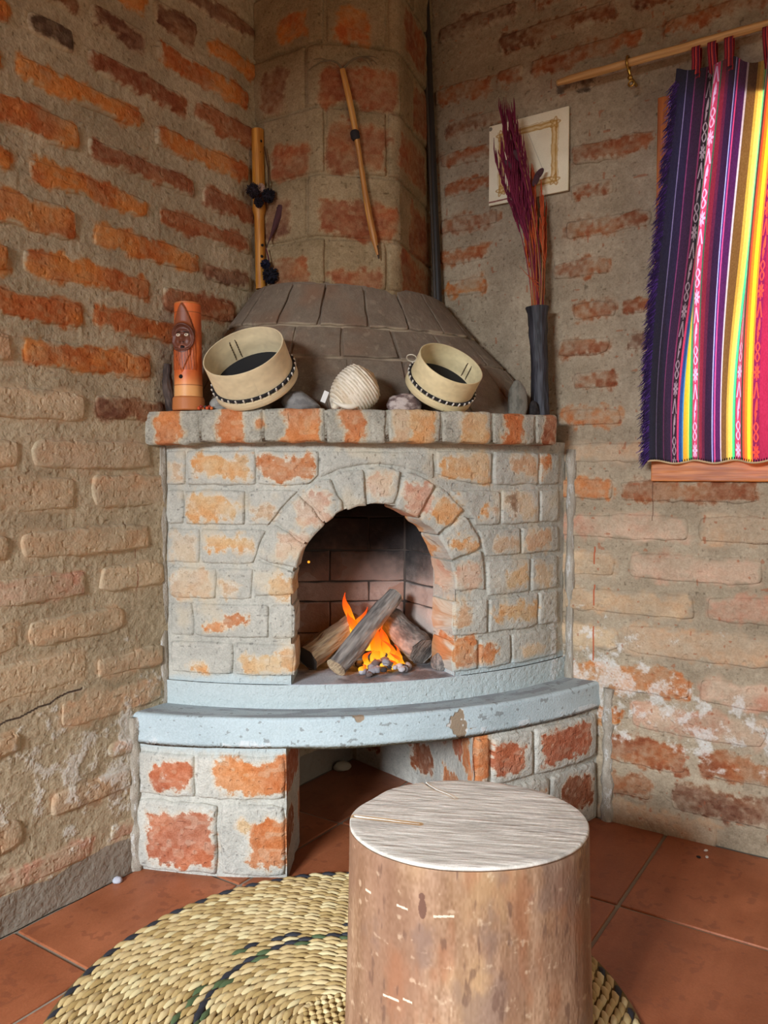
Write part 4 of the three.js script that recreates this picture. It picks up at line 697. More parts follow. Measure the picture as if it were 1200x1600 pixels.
{ // dyed dried grass in a bark tube
  const o = thing('dried_grass_bundle', 'tall bundle of dyed purple and orange dried grass in a dark bark tube', 'grass bundle', [0.452, MT, 0.575]);
  const pts = [], rad = []; for (let i = 0; i <= 20; i++) { const t = i / 20; pts.push(V(-0.008 * t, t * 0.315, -0.012 * t)); rad.push(0.028 - 0.004 * Math.sin(t * 3.1) + (t > 0.93 ? 0.006 * (t - 0.93) / 0.07 : 0)); }
  part('bark_tube', tube(pts, rad, 18, true, 0.35, 60), tx(woodTex(0.2, 0.35, [58, 58, 66], [30, 29, 34], 61, 60, 8, 700), 0.006, 0.6), o);
  const r = rng(77), stalk = [], purple = [], orange = [], leaf = [];
  for (let i = 0; i < 46; i++) {
    const q = r() * 6.28, d = Math.sqrt(r()) * 0.02, tall = r(), x0 = -0.008 + Math.cos(q) * d * 0.8, z0 = -0.012 + Math.sin(q) * d * 0.6, spread = Math.cos(q) * d * 0.55, lean = -0.066 - 0.02 * r(), pl = i < 24, H = pl ? lerp(0.64, 0.87, tall) : lerp(0.5, 0.7, tall);
    const P = []; for (let k = 0; k <= 8; k++) { const t = k / 8, h = 0.28 + t * (H - 0.28); P.push(V(x0 + (pl ? lean : 0.012) * t * t + spread * t * 1.6, h, z0 - 0.055 * t * t + Math.sin(q) * d * t)); }
    stalk.push([tube(P, P.map((_, k) => 0.0016 - 0.0001 * k), 5, false), pl]);
    // the plume at the top
    const base = P[4], top = P[8]; for (let b = 0; b < (pl ? 44 : 24); b++) { const t = 0.1 + 0.95 * b / (pl ? 44 : 24), c = base.clone().lerp(top, Math.min(1, t)), a = r() * 6.28, l = 0.02 + 0.05 * r(), w = 0.006 * (1 - 0.5 * t), e = c.clone().add(V(Math.cos(a) * w * 1.3 - 0.004, l, Math.sin(a) * w)); (pl ? purple : orange).push(tube([c, c.clone().lerp(e, 0.55).add(V(Math.cos(a) * 0.003, 0, 0)), e], [0.0019, 0.0017, 0.0005], 4, false)); }
  }
  const sm = [std(0xb07a4a, 0.8), std(0x8a2a46, 0.8), std(0xc0602e, 0.8)], stk = stalk.map(([g, pl], i) => g); 
  stk.forEach((g, i) => part('stalk', g, i % 3 === 0 ? sm[0] : stalk[i][1] ? sm[1] : sm[2], o));
  const pm = part('plume', merge(purple), std(0x7a1c3e, 0.85), o, 'purple red plume'); pm.userData.kind = 'stuff'; const om = part('plume', merge(orange), std(0xc4562a, 0.85), o, 'orange plume'); om.userData.kind = 'stuff';
  for (const [x, y, z, a, l] of [[-0.06, 0.7, -0.04, 2.5, 0.05], [-0.05, 0.73, -0.04, 2.2, 0.04], [-0.012, 0.68, -0.035, 0.9, 0.045], [-0.018, 0.66, -0.03, 1.1, 0.04]]) { const g = new THREE.SphereGeometry(1, 10, 8).scale(l / 2, 0.009, 0.003).translate(l / 2, 0, 0).rotateZ(a); part('dry_leaf', g.translate(x, y, z), std(0x4a3038, 0.9), o); }
  const lo = []; for (let i = 0; i < 5; i++) { const x = -0.02 - 0.01 * i; lo.push(tube([V(-0.008, 0.34 + 0.01 * i, 0), V(x * 0.8, 0.37 + 0.008 * i, 0.006), V(x - 0.012, 0.385 + 0.01 * i, 0.008)], [0.0013, 0.001, 0.0004], 4, false)); } part('loose_blade', merge(lo), std(0xb4502c, 0.85), o);
}

// ------------------------------------------------------------------ on the chimney and in the corner
const bamboo = (k, a, b) => tx(woodTex(0.1, 0.5, a, b, k, 120, 8, 700), 0.0015, 0.5);
{ // staff with forked end hung on the chimney face
  const o = thing('forked_walking_stick', 'thin bamboo staff with claw-like forked top hung on the chimney', 'stick', [-0.1075, 2.108, 0.505]);
  const tip = V(0.1, -0.497, 0.0), P = []; const rad = []; for (let i = 0; i <= 20; i++) { const t = i / 20; P.push(tip.clone().multiplyScalar(t).add(V(0.004 * Math.sin(t * 6), 0, 0))); rad.push(0.0075 + 0.0012 * Math.sin(t * 9) + (t > 0.5 ? 0.001 : 0) - (t > 0.9 ? (t - 0.9) * 0.055 : 0)); }
  part('shaft', tube(P, rad, 12, true, 0.05, 3), bamboo(70, [206, 150, 74], [164, 108, 48]), o);
  const bnd = []; for (let i = 0; i <= 6; i++) { const t = 0.325 + i * 0.0085; bnd.push(tip.clone().multiplyScalar(t)); } part('binding', tube(bnd, [0.009, 0.0125, 0.013, 0.0125, 0.013, 0.0125, 0.009], 14), std(0x1f1a1c, 0.8), o, 'dark wrapped band'); part('tip', tube([tip.clone().multiplyScalar(0.95), tip.clone().multiplyScalar(1.02)], [0.0062, 0.0018], 10), std(0x3a281c, 0.8), o);
  const hm = std(0x6a5a42, 0.8), arm = (pts, r0 = 0.0034) => { const c = new THREE.CatmullRomCurve3(pts.map((p) => V(...p))).getPoints(16); return tube(c, c.map((_, i) => lerp(r0, 0.0009, i / 16)), 7); };
  for (const pts of [[[0, 0, 0], [-0.015, 0.014, 0.004], [-0.045, 0.016, 0.006], [-0.08, -0.004, 0.008], [-0.092, -0.014, 0.008]], [[0, 0, 0], [0.02, 0.02, 0.004], [0.05, 0.036, 0.006], [0.08, 0.03, 0.01], [0.096, 0.016, 0.012]]]) part('claw', arm(pts), hm, o);
  for (const pts of [[[-0.045, 0.016, 0.006], [-0.06, 0.018, 0.01], [-0.08, 0.012, 0.012]], [[0.05, 0.035, 0.006], [0.07, 0.03, 0.012], [0.082, 0.012, 0.014]], [[0.055, 0.036, 0.006], [0.082, 0.04, 0.006], [0.1, 0.034, 0.008]], [[0.05, 0.036, 0.006], [0.064, 0.024, 0.012], [0.074, 0.006, 0.016]]]) part('prong', arm(pts, 0.0024), hm, o);
  part('nail', new THREE.CylinderGeometry(0.002, 0.002, 0.03, 8).rotateX(Math.PI / 2).translate(0.002, -0.012, -0.008), std(0x55504a, 0.5, { metalness: 0.6 }), o);
}
{ // bamboo flute with pompoms and a feather, standing on the hood
  const o = thing('bamboo_flute', 'bamboo flute with dark pompoms and feather in the wall corner', 'flute', [-0.326, 1.5315, 0.372]), bm = bamboo(81, [214, 150, 56], [176, 112, 36]), lean = (t) => V(-0.006 * t, t * 0.452, -0.008 * t);
  const P = [], rad = []; for (let i = 0; i <= 24; i++) { const t = i / 24; P.push(lean(t)); rad.push((t < 0.5 ? 0.0145 : 0.0175) + (Math.abs(t - 0.5) < 0.03 ? 0.002 : 0)); } part('tube', tube(P, rad, 16, true, 0.04, 2), bm, o);
  const hole = (t, dx) => { const p = lean(t), m = part('finger_hole', new THREE.SphereGeometry(0.0042, 10, 8).scale(1, 1, 0.5), std(0x14100c, 1), o); m.position.set(p.x + dx, p.y, p.z + 0.0145); }; hole(0.92, 0.008); hole(0.85, 0.004); hole(0.27, 0.006); hole(0.2, 0.004);
  part('carved_notch', tube([lean(0.6).add(V(0, 0, 0.001)), lean(0.63).add(V(0, 0, 0.001))], [0.0182, 0.0182], 14), std(0x3a2412, 0.8), o);
  const pom = (x, y, z, r, col, seed) => { const rr = rng(seed), f = []; for (let i = 0; i < 240; i++) { const q = rr() * 6.28, c = rr() * 2 - 1, s = Math.sqrt(1 - c * c), l = r * (0.8 + 0.3 * rr()); f.push(tube([V(0, 0, 0), V(Math.cos(q) * s * l, c * l, Math.sin(q) * s * l)], [0.002, 0.0012], 4, false)); } f.push(lump(r * 0.72, r * 0.72, r * 0.72, seed, 0.2, 9, 2).translate(0, -r * 0.72 * 9, 0)); const m = part('pompom', merge(f), std(col, 1), o); m.position.set(x, y, z); m.userData.kind = 'stuff'; };
  pom(-0.02, 0.268, 0.03, 0.021, 0x2a2028, 1); pom(0.021, 0.257, 0.03, 0.02, 0x1c1620, 2); pom(0.0, 0.276, 0.03, 0.013, 0xb89a88, 3); pom(-0.006, 0.236, 0.028, 0.014, 0x241a24, 4); pom(0.026, 0.035, 0.024, 0.024, 0x191826, 5); pom(0.012, 0.065, 0.026, 0.014, 0x1c1c34, 6); pom(0.058, 0.226, 0.02, 0.014, 0x3a3228, 7);
  const fe = []; for (let i = 0; i <= 12; i++) { const t = i / 12; fe.push(V(lerp(0.062, 0.014, t), lerp(0.228, 0.11, t), 0.024 + 0.006 * t)); } const fg = tube(fe, fe.map((_, i) => 0.0008 + 0.015 * Math.sin((1 - i / 12) * Math.PI * 0.55 + 0.06) * (1 - i / 13)), 10, true); part('feather', fg, std(0x4a2a2c, 0.9), o); part('thong', tube([V(0.012, 0.4, 0.01), V(0.022, 0.34, 0.014), V(0.024, 0.27, 0.02)], 0.002, 6), std(0x4a2c14, 0.9), o); part('cord', tube([V(0.014, 0.11, 0.024), V(0.022, 0.08, 0.022), V(0.02, 0.05, 0.024)], 0.002, 6), std(0x5a1c2c, 0.9), o);
}
{ // black pole standing on the hood in the corner
  const o = thing('black_pole', 'tall thin black pole leaning in the corner right of the chimney', 'pole', [0.231, 1.5315, 0.275]); const top = V(-0.047, 1.19, -0.03); const P = [], rad = []; for (let i = 0; i <= 12; i++) { P.push(top.clone().multiplyScalar(i / 12)); rad.push(0.0125 - 0.001 * i / 12); }
  part('shaft', tube(P, rad, 10, true, 0.06, 5), std(0x2b2725, 0.6), o); part('side_rod', tube(P.map((p) => p.clone().add(V(-0.012, 0.006, 0.008))), 0.0048, 8), std(0x4a443e, 0.6), o, 'thin greyish rod along the pole');
}

// ------------------------------------------------------------------ on the right wall (its own axes: x along the wall, y up, z into the room)
const onRight = (g, out = 0) => { g.rotation.y = -Math.PI / 4; };
const rp = (u, h, o) => [u * Q - o * Q, h, u * Q + o * Q];
{
  const o = thing('painted_panel', 'square cream panel with a faded brown ornamental border on the wall', 'picture', rp(0.648, 1.928, 0.012)); onRight(o); o.rotation.z = 0;
  const T = bake(0.25, 0.24, 2000, (x, y, c) => {
    const X = x - 0.125, Y = y - 0.12, f = vn(x * 900, y * 900), b = fbm(x * 16, y * 16, 4), n = 0.004 * (fbm(x * 60, y * 60, 3) - 0.5); c[0] = 242 + (f - 0.5) * 12 + (b - 0.5) * 20; c[1] = 234 + (f - 0.5) * 12 + (b - 0.5) * 22; c[2] = 206 + (f - 0.5) * 12 + (b - 0.5) * 26; c[3] = 0.5 + (f - 0.5) * 0.2;
    const d = Math.max(Math.abs(X) - 0.088, Math.abs(Y) - 0.086), br = [158, 110, 40];
    for (const [k, w, a] of [[0, 0.0042, 0.85], [-0.012, 0.003, 0.75], [0.006, 0.0016, 0.5]]) mixTo(c, br, a * sst(w, w * 0.4, Math.abs(d - k + n * 2)) * (0.5 + 0.5 * vn(x * 70, y * 70)));
    if (d > -0.014 && d < 0.004) mixTo(c, [204, 160, 84], 0.5 + 0.3 * (vn(x * 130, y * 130) - 0.5));
    for (const [sx, sy] of [[1, 1], [-1, 1], [1, -1], [-1, -1]]) { const r = Math.hypot(X - sx * 0.084, Y - sy * 0.082), q = Math.atan2(Y - sy * 0.082, X - sx * 0.084); mixTo(c, [168, 120, 52], 0.65 * sst(0.0035, 0.0012, Math.abs(r - 0.012 - 0.004 * Math.sin(q * 5 + sx))) + 0.4 * sst(0.002, 0.0006, Math.abs(r - 0.006))); }
    if (Math.abs(Y + 0.108 - 0.02 * X) < 0.0022 && X < -0.01) mixTo(c, [120, 56, 44], 0.8); if (Math.abs(X + 0.4 * Y - 0.03) < 0.0008 && Y > -0.05 && Y < 0.07) mixTo(c, [170, 160, 136], 0.6);
    if (Math.hypot(X + 0.12, Y - 0.11) < 0.006) mixTo(c, [90, 84, 70], 0.7);
  });
  const g = box(0.25, 0.236, 0.008, 0, 0, 0, 0.002), p = g.attributes.position, uv = g.attributes.uv; for (let i = 0; i < p.count; i++) uv.setXY(i, (p.getX(i) + 0.125) / 0.25, (p.getY(i) + 0.118) / 0.236);
  part('panel', g, tx(T, 0.0006, 0.8), o);
}
const sky = structure('window_1');
{
  const wt = woodTex(1.0, 0.12, [200, 116, 44], [164, 86, 28], 91, 9, 90, 700), wm = tx(wt, 0.001, 0.45);
  const fr = (name, x0, x1, y0, y1, z0, z1, vert) => { const g = box(x1 - x0, y1 - y0, z1 - z0, 0, 0, 0, 0.003), p = g.attributes.position, uv = g.attributes.uv; for (let i = 0; i < p.count; i++) vert ? uv.setXY(i, p.getY(i) + 0.5, (p.getX(i) + p.getZ(i) * 0.7) / 0.12) : uv.setXY(i, p.getX(i) + 0.5, (p.getY(i) + p.getZ(i) * 0.7) / 0.12); const m = part(name, g, wm, sky); m.position.set(...rp((x0 + x1) / 2, (y0 + y1) / 2, (z0 + z1) / 2)); onRight(m); };
  fr('frame_board', 1.021, 1.075, 1.0365, 2.005, -0.12, 0.018, true); fr('frame_board', 1.86, 1.914, 1.0365, 2.005, -0.12, 0.018, true); fr('frame_board', 1.02, 1.915, 0.979, 1.036, -0.12, 0.022); fr('frame_board', 1.0755, 1.8595, 1.955, 2.005, -0.12, 0.018);
  fr('sash_bar', 1.45, 1.485, 1.037, 1.954, -0.1, -0.06, true); fr('sash_bar', 1.0755, 1.4495, 1.49, 1.515, -0.095, -0.065); fr('sash_bar', 1.4855, 1.8595, 1.49, 1.515, -0.095, -0.065);
  const gl = new THREE.MeshPhysicalMaterial({ color: 0xffffff, roughness: 0.03, transmission: 1, thickness: 0, ior: 1.45 });
  for (const [a, b, c, d] of [[1.0755, 1.4495, 1.037, 1.489], [1.0755, 1.4495, 1.516, 1.954], [1.4855, 1.8595, 1.037, 1.489], [1.4855, 1.8595, 1.516, 1.954]]) { const m = part('pane', new THREE.BoxGeometry(b - a, d - c, 0.003), gl, sky); m.position.set(...rp((a + b) / 2, (c + d) / 2, -0.08)); onRight(m); }
}
{
  // rod of peeled cane on brass brackets
  const o = thing('curtain_rod', 'straight cane curtain rod on a small brass bracket', 'curtain rod', rp(0.757, 2.096, 0.06)); onRight(o); const P = [], rad = []; for (let i = 0; i <= 40; i++) { P.push(V(i / 40 * 1.25, 0.0006 * Math.sin(i), 0)); rad.push(0.0105 + (i % 9 === 3 ? 0.0012 : 0) - (i < 1 ? 0.003 : 0)); }
  part('cane', tube(P, rad, 14, true, 0.015, 8), bamboo(95, [214, 170, 110], [180, 132, 76]), o); part('end_cap', new THREE.SphereGeometry(0.0085, 12, 8).scale(0.6, 1, 1), std(0xb08a58, 0.6), o);
  const brass = std(0xb08d48, 0.3, { metalness: 0.9 });
  for (const x of [0.197, 1.16]) { const b = thing('curtain_bracket', x < 0.5 ? 'small brass bracket with scrolled hook holding the left rod end' : 'brass bracket holding the right end of the curtain rod', 'bracket', rp(0.757 + x, 2.096, 0.06)); onRight(b); b.scale.setScalar(1.2); part('ring', fixOut(new THREE.TorusGeometry(0.0135, 0.0028, 8, 24).rotateY(Math.PI / 2)), brass, b); part('arm', tube([V(0, -0.014, 0), V(0.004, -0.03, -0.004), V(0.004, -0.03, -0.04), V(0.004, -0.03, -0.049)], 0.0036, 8), brass, b); part('knob', new THREE.SphereGeometry(0.006, 12, 8).translate(0.005, -0.034, 0.002), brass, b); part('scroll', fixOut(new THREE.TorusGeometry(0.006, 0.0022, 7, 18).translate(0.007, -0.046, 0)), brass, b); }
}
{
  const o = thing('striped_curtain', 'handwoven curtain with purple, yellow, pink and orange stripes over the window', 'curtain', rp(1.016, 1.032, 0.05)); onRight(o);
  // stripes by distance from the left edge, in metres of cloth
  const S = [[0.03, [24, 19, 44]], [0.0322, [104, 92, 124]], [0.048, [28, 18, 44]], [0.05, [110, 44, 84]], [0.068, [42, 18, 46]], [0.071, [120, 40, 80]], [0.083, 'w'], [0.088, [214, 60, 110]], [0.0945, [36, 74, 150]], [0.098, [60, 140, 190]], [0.11, [226, 166, 40]], [0.113, [196, 186, 80]], [0.1215, [40, 140, 84]], [0.1235, [40, 110, 70]], [0.1405, 'p'], [0.143, [36, 92, 66]], [0.152, [120, 28, 48]], [0.159, [86, 24, 54]], [0.176, [40, 16, 46]], [0.1785, [160, 160, 210]], [0.182, [60, 30, 90]], [0.1855, [214, 70, 120]], [0.199, [70, 22, 70]], [0.2015, [190, 176, 180]], [0.214, [104, 72, 34]], [0.219, [190, 150, 60]], [0.225, [226, 190, 84]], [0.229, [190, 196, 100]], [0.2345, [64, 190, 120]], [0.2365, [30, 90, 60]], [0.2525, 'p'], [0.258, [44, 60, 40]], [0.264, [226, 74, 40]], [0.272, [255, 120, 30]], [0.281, [255, 190, 40]], [0.286, [250, 120, 40]], [0.302, 'm'], [0.33, [150, 26, 60]]];
  const motif = (x, y, w) => { // flowers, scrolls and birds in turn along a band
    const P = 0.2, k = Math.floor(y / P), yy = (y / P - k) * 4, xx = (x / w - 0.5) * 2;
    if (yy < 1) { const r = Math.hypot(xx, (yy - 0.5) * 2.2), q = Math.atan2((yy - 0.5) * 2.2, xx); return r < 0.35 + 0.6 * Math.abs(Math.cos(q * 4)) && r > 0.12; }
    if (yy < 2) { return Math.abs(xx - 0.6 * Math.sin(yy * 6.28)) < 0.22 || Math.abs(xx + 0.6 * Math.sin(yy * 6.28)) < 0.2; }
    if (yy < 3.2) { const t = (yy - 2) / 1.2; return Math.abs(xx + 0.25 - 0.5 * t) < 0.5 * Math.sin(Math.PI * t) ** 0.7 * (0.6 + 0.4 * t) && !(t > 0.4 && t < 0.5 && xx > 0); }
    return Math.abs(Math.abs(xx) - (4 - yy) * 0.9) < 0.2;
  };
  const W = 0.33, H = 1.03, T = bake(W, H, 1900, (x, y, c) => {
    let i = 0; while (i < S.length - 1 && x > S[i][0]) i++; let t = S[i][1]; const x0 = i ? S[i - 1][0] : 0, w = S[i][0] - x0, wv = (Math.sin(y * 4200) * 0.5 + 0.5) * 8 - 4, f = (vn(x * 900, y * 300) - 0.5) * 18;
    if (t === 'w') t = motif(x - x0, y + 0.03, w) ? [150, 130, 142] : [40, 18, 36]; else if (t === 'p') t = motif(x - x0, y, w) ? [196, 156, 184] : [176, 52, 86]; else if (t === 'm') t = motif(x - x0, y, w) ? [230, 70, 50] : [120, 20, 66];
    for (let k = 0; k < 3; k++) c[k] = t[k] + wv + f; c[3] = 0.5 + Math.sin(y * 4200) * 0.2 + Math.sin(x * 5200) * 0.2;
  });
  for (const t of [T.map, T.bumpMap]) t.wrapS = t.wrapT = THREE.MirroredRepeatWrapping;
  const cloth = new THREE.MeshPhysicalMaterial({ map: T.map, bumpMap: T.bumpMap, bumpScale: 0.0006, roughness: 0.95, transmission: 0.5, thickness: 0, side: THREE.DoubleSide, sheen: 0.3, sheenRoughness: 0.6 });
  const LEN = 0.9, top = 1.008, leftEdge = (t) => lerp(0.0, 0.062, t ** 1.4) - 0.012 * Math.sin(Math.PI * t) * (1 - t), fold = (w, t) => 0.016 * Math.sin(w * 46 + 0.6 + 0.8 * t) * (0.45 + 0.55 * t) * 1.25 + 0.012 * Math.sin(w * 21 + 1.5 - t) + 0.006 * Math.sin(w * 97 + 3 * t);
  const at = (w, t) => { const c = sst(0.12, 0.6, t), x = leftEdge(t) + w * lerp(0.935, 0.86, t) + 0.006 * Math.sin(w * 46 + 2.2) * t + c * (0.02 * sst(0.0, 0.07, w) - 0.036 * sst(0.084, 0.122, w) + 0.014 * sst(0.125, 0.17, w) + 0.012 * sst(0.19, 0.22, w) - 0.014 * sst(0.232, 0.252, w) + 0.006 * sst(0.255, 0.33, w)), y = t * top + 0.004 * Math.sin(w * 60) * (1 - t) - t * 0.012 * (0.5 - 0.5 * Math.cos(w / 0.085 * 6.28)); return [x, y, fold(w, t) + 0.012 * t - c * (0.028 * Math.exp(-(((w - 0.106) / 0.018) ** 2)) + 0.026 * Math.exp(-(((w - 0.238) / 0.016) ** 2))) + (w < 0.05 ? -0.012 * (1 - w / 0.05) : 0)]; };
  const pos = [], uv = [], idx = [], nx = 240, ny = 60; for (let j = 0; j <= ny; j++) for (let i = 0; i <= nx; i++) { const w = i / nx * LEN, t = j / ny; pos.push(...at(w, t)); uv.push(w / W, t * top / H); }
  for (let j = 0; j < ny; j++) for (let i = 0; i < nx; i++) { const a = j * (nx + 1) + i; idx.push(a, a + 1, a + nx + 2, a, a + nx + 2, a + nx + 1); }
  part('cloth', meshOf(pos, uv, idx), cloth, o);
  // crocheted hem, hairy fringe on the left selvedge, striped hanging loops
  const hem = [], dark = []; { const P = []; for (let i = 0; i <= 150; i++) { const p = at(i / 150 * LEN, 0); P.push(V(p[0], p[1] - 0.001, p[2] + 0.001)); } hem.push(tube(P, 0.0026, 5, false)); for (let i = 2; i < 150; i += 1) { const p = at(i / 150 * LEN, 0); dark.push(new THREE.CapsuleGeometry(0.0013, 0.004, 2, 4).translate(p[0], p[1] + 0.004, p[2] + 0.0015)); } }
  part('hem_cord', merge(hem), std(0xc9ae86, 0.9), o, 'cream corded hem'); const hs = part('hem_stitch', merge(dark), std(0x1c1418, 0.9), o); hs.userData.kind = 'stuff';
  const fr = [], fr2 = [], r = rng(9); for (let i = 0; i < 1500; i++) { const t = r() * 0.97, p = at(0.002 + 0.012 * r(), t), l = 0.012 + 0.02 * r(), d = V(-0.75 - 0.3 * r(), -0.9 * r() - 0.25, 0.8 * (r() - 0.5)).normalize(), a = V(...p), b = a.clone().addScaledVector(d, l * 0.6).add(V(0, -0.002, 0)), c = a.clone().addScaledVector(d, l).add(V(0.002 * (r() - 0.5), -0.006, 0)); (i % 3 ? fr : fr2).push(tube([a, b, c], [0.0012, 0.001, 0.0004], 3, false)); }
  const f1 = part('fringe', merge(fr), std(0x2b1848, 0.95), o, 'dark purple hairy fringe'), f2 = part('fringe', merge(fr2), std(0x4c2a78, 0.95), o, 'brighter purple fringe'); f1.userData.kind = f2.userData.kind = 'stuff';
  const lt = bake(0.03, 0.2, 1500, (x, y, c) => { const k = Math.floor(x / 0.0043), C = [[110, 26, 40], [160, 40, 50], [70, 18, 44], [190, 70, 60], [120, 24, 44], [80, 20, 50], [150, 40, 40]][k % 7], f = (vn(x * 900, y * 600) - 0.5) * 20; for (let i = 0; i < 3; i++) c[i] = C[i] + f; c[3] = 0.5; }), lm = tx(lt, 0.0005, 0.95, { side: THREE.DoubleSide });
  for (const w of [0.048, 0.082, 0.155, 0.24, 0.36, 0.48, 0.6, 0.72, 0.84]) { const b = at(w, 1), P = [[0, 0, 0], [0, 0.035, 0.006], [0, 0.052, 0.012], [0, 0.066, 0.012], [0, 0.0735, 0.004], [0, 0.0735, -0.006], [0, 0.066, -0.014], [0, 0.05, -0.013], [0, 0.02, -0.008], [0, -0.01, -0.004]].map((q) => [b[0], b[1] - 0.004 + q[1] - (b[1] - 0.988), lerp(b[2], 0.01, Math.min(1, q[1] / 0.04)) + q[2] + 0.001]); const ps = [], u2 = [], ix = []; P.forEach((p, i) => { for (const s of [-1, 1]) { ps.push(p[0] + s * 0.0105, p[1], p[2]); u2.push(s < 0 ? 0 : 1, i / 9); } if (i) { const a = i * 2 - 2; ix.push(a, a + 1, a + 3, a, a + 3, a + 2); } }); part('hanging_loop', meshOf(ps, u2, ix), lm, o); }
}

// ------------------------------------------------------------------ floor: rug, stump, crumbs
{
  const rug = thing('round_straw_rug', 'round woven straw rug with dark green and black ring pattern', 'rug', [-0.24, 0, 1.335]), RR = 0.545, row = 0.0126;
  part('backing', new THREE.CylinderGeometry(RR - 0.004, RR - 0.002, 0.006, 96).translate(0, 0.0035, 0), std(0x6e5a34, 0.95), rug);
  const geos = [0, 1, 2].map((k) => { const g = new THREE.SphereGeometry(1, 8, 5), p = g.attributes.position; for (let i = 0; i < p.count; i++) { const x = p.getX(i), y = p.getY(i), z = p.getZ(i), s = 1 - 0.62 * Math.abs(x) ** 2.4; p.setXYZ(i, x * 0.0215, y * 0.0042 * s - 0.0014 * x * x, z * (0.0066 + 0.0006 * k) * s + x * 0.005 + 0.0012 * Math.sin(x * 3 + k)); } g.computeVertexNormals(); return g; });
  const straw = [0xc4ac78, 0xb59c68, 0xcdb888, 0xa68c58, 0xbca574, 0xd2c292], sm = straw.map((c) => std(c, 0.7)), dk = std(0x262830, 0.8), gn = std(0x4a5c3a, 0.8), cells = [], r = rng(3);
  for (let k = 6; k * row < RR - 0.004; k++) {
    const rad = k * row, n = Math.round(2 * Math.PI * rad / 0.0315), ph = r() * 6;
    for (let i = 0; i < n; i++) {
      const q = ph * 0 + (i + (k % 2) * 0.5 + 0.1 * (r() - 0.5)) / n * 2 * Math.PI, x = Math.cos(q) * rad, z = Math.sin(q) * rad; let m = Math.floor(r() * 6);
      if (k === 21) m = i % 4 < 3 ? 'd' : 'g'; else if (k === 20) m = i % 3 === 0 ? 'g' : m; else if (k === 23 || k === 24) m = (i + (k === 24 ? 1 : 0)) % 8 < 2 ? (i % 16 < 8 ? 'g' : 'd') : m; else if (k === 42) m = i % 2 ? 'd' : m;
      cells.push({ x, z, q, m, y: 0.0085 + 0.0022 * (r() - 0.5), j: 0.25 * (r() - 0.5), v: i % 3, s: 0.92 + 0.2 * r() });
    }
  }
  // plaited squares in the middle
  for (let i = -6; i <= 6; i++) for (let j = -6; j <= 6; j++) { const x = i * 0.013, z = j * 0.013; if (Math.hypot(x, z) > 0.077) continue; cells.push({ x, z, q: (i + j) % 2 ? 0 : Math.PI / 2, m: Math.floor(r() * 6), y: 0.0085, j: 0.1 * (r() - 0.5), v: 2, s: 0.9, sq: true }); }
  camera.updateMatrixWorld(true); const eye = camera.position;
  const inView = (c) => { const v = V(c.x - 0.24, 0, c.z + 1.335).sub(eye), f = camera.getWorldDirection(V(0, 0, 0)), d = v.dot(f), x = v.dot(V(0.979, 0, 0.203)) / d, y = v.dot(V(0, 1, 0)) / d; return d > 0 && x > -0.47 && x < -0.07 && y > -0.76 ? d : 9; };
  cells.forEach((c) => { c.d = inView(c); }); cells.sort((a, b) => a.d - b.d);
  const mat = (m) => (m === 'd' ? dk : m === 'g' ? gn : sm[m]), place = (o, c) => { o.position.set(c.x, c.y, c.z); o.rotation.set(0, -c.q + Math.PI / 2 + c.j, 0); o.scale.set(c.sq ? 0.42 : c.s, 1, c.sq ? 0.95 : c.s); o.updateMatrix(); };
  cells.slice(0, 300).forEach((c) => { place(part('straw_strand', geos[c.v], mat(c.m), rug), c); });
  const rest = cells.slice(300), sets = new Map(); rest.forEach((c) => { const k = mat(c.m).uuid; if (!sets.has(k)) sets.set(k, []); sets.get(k).push(c); });
  const d = new THREE.Object3D(); const im = new THREE.InstancedMesh(geos[1], std(0xffffff, 0.72), rest.length); im.name = 'woven_strands'; im.userData.kind = 'stuff'; rest.forEach((c, i) => { place(d, c); im.setMatrixAt(i, d.matrix); im.setColorAt(i, mat(c.m).color); }); im.castShadow = im.receiveShadow = true; rug.add(im);
}
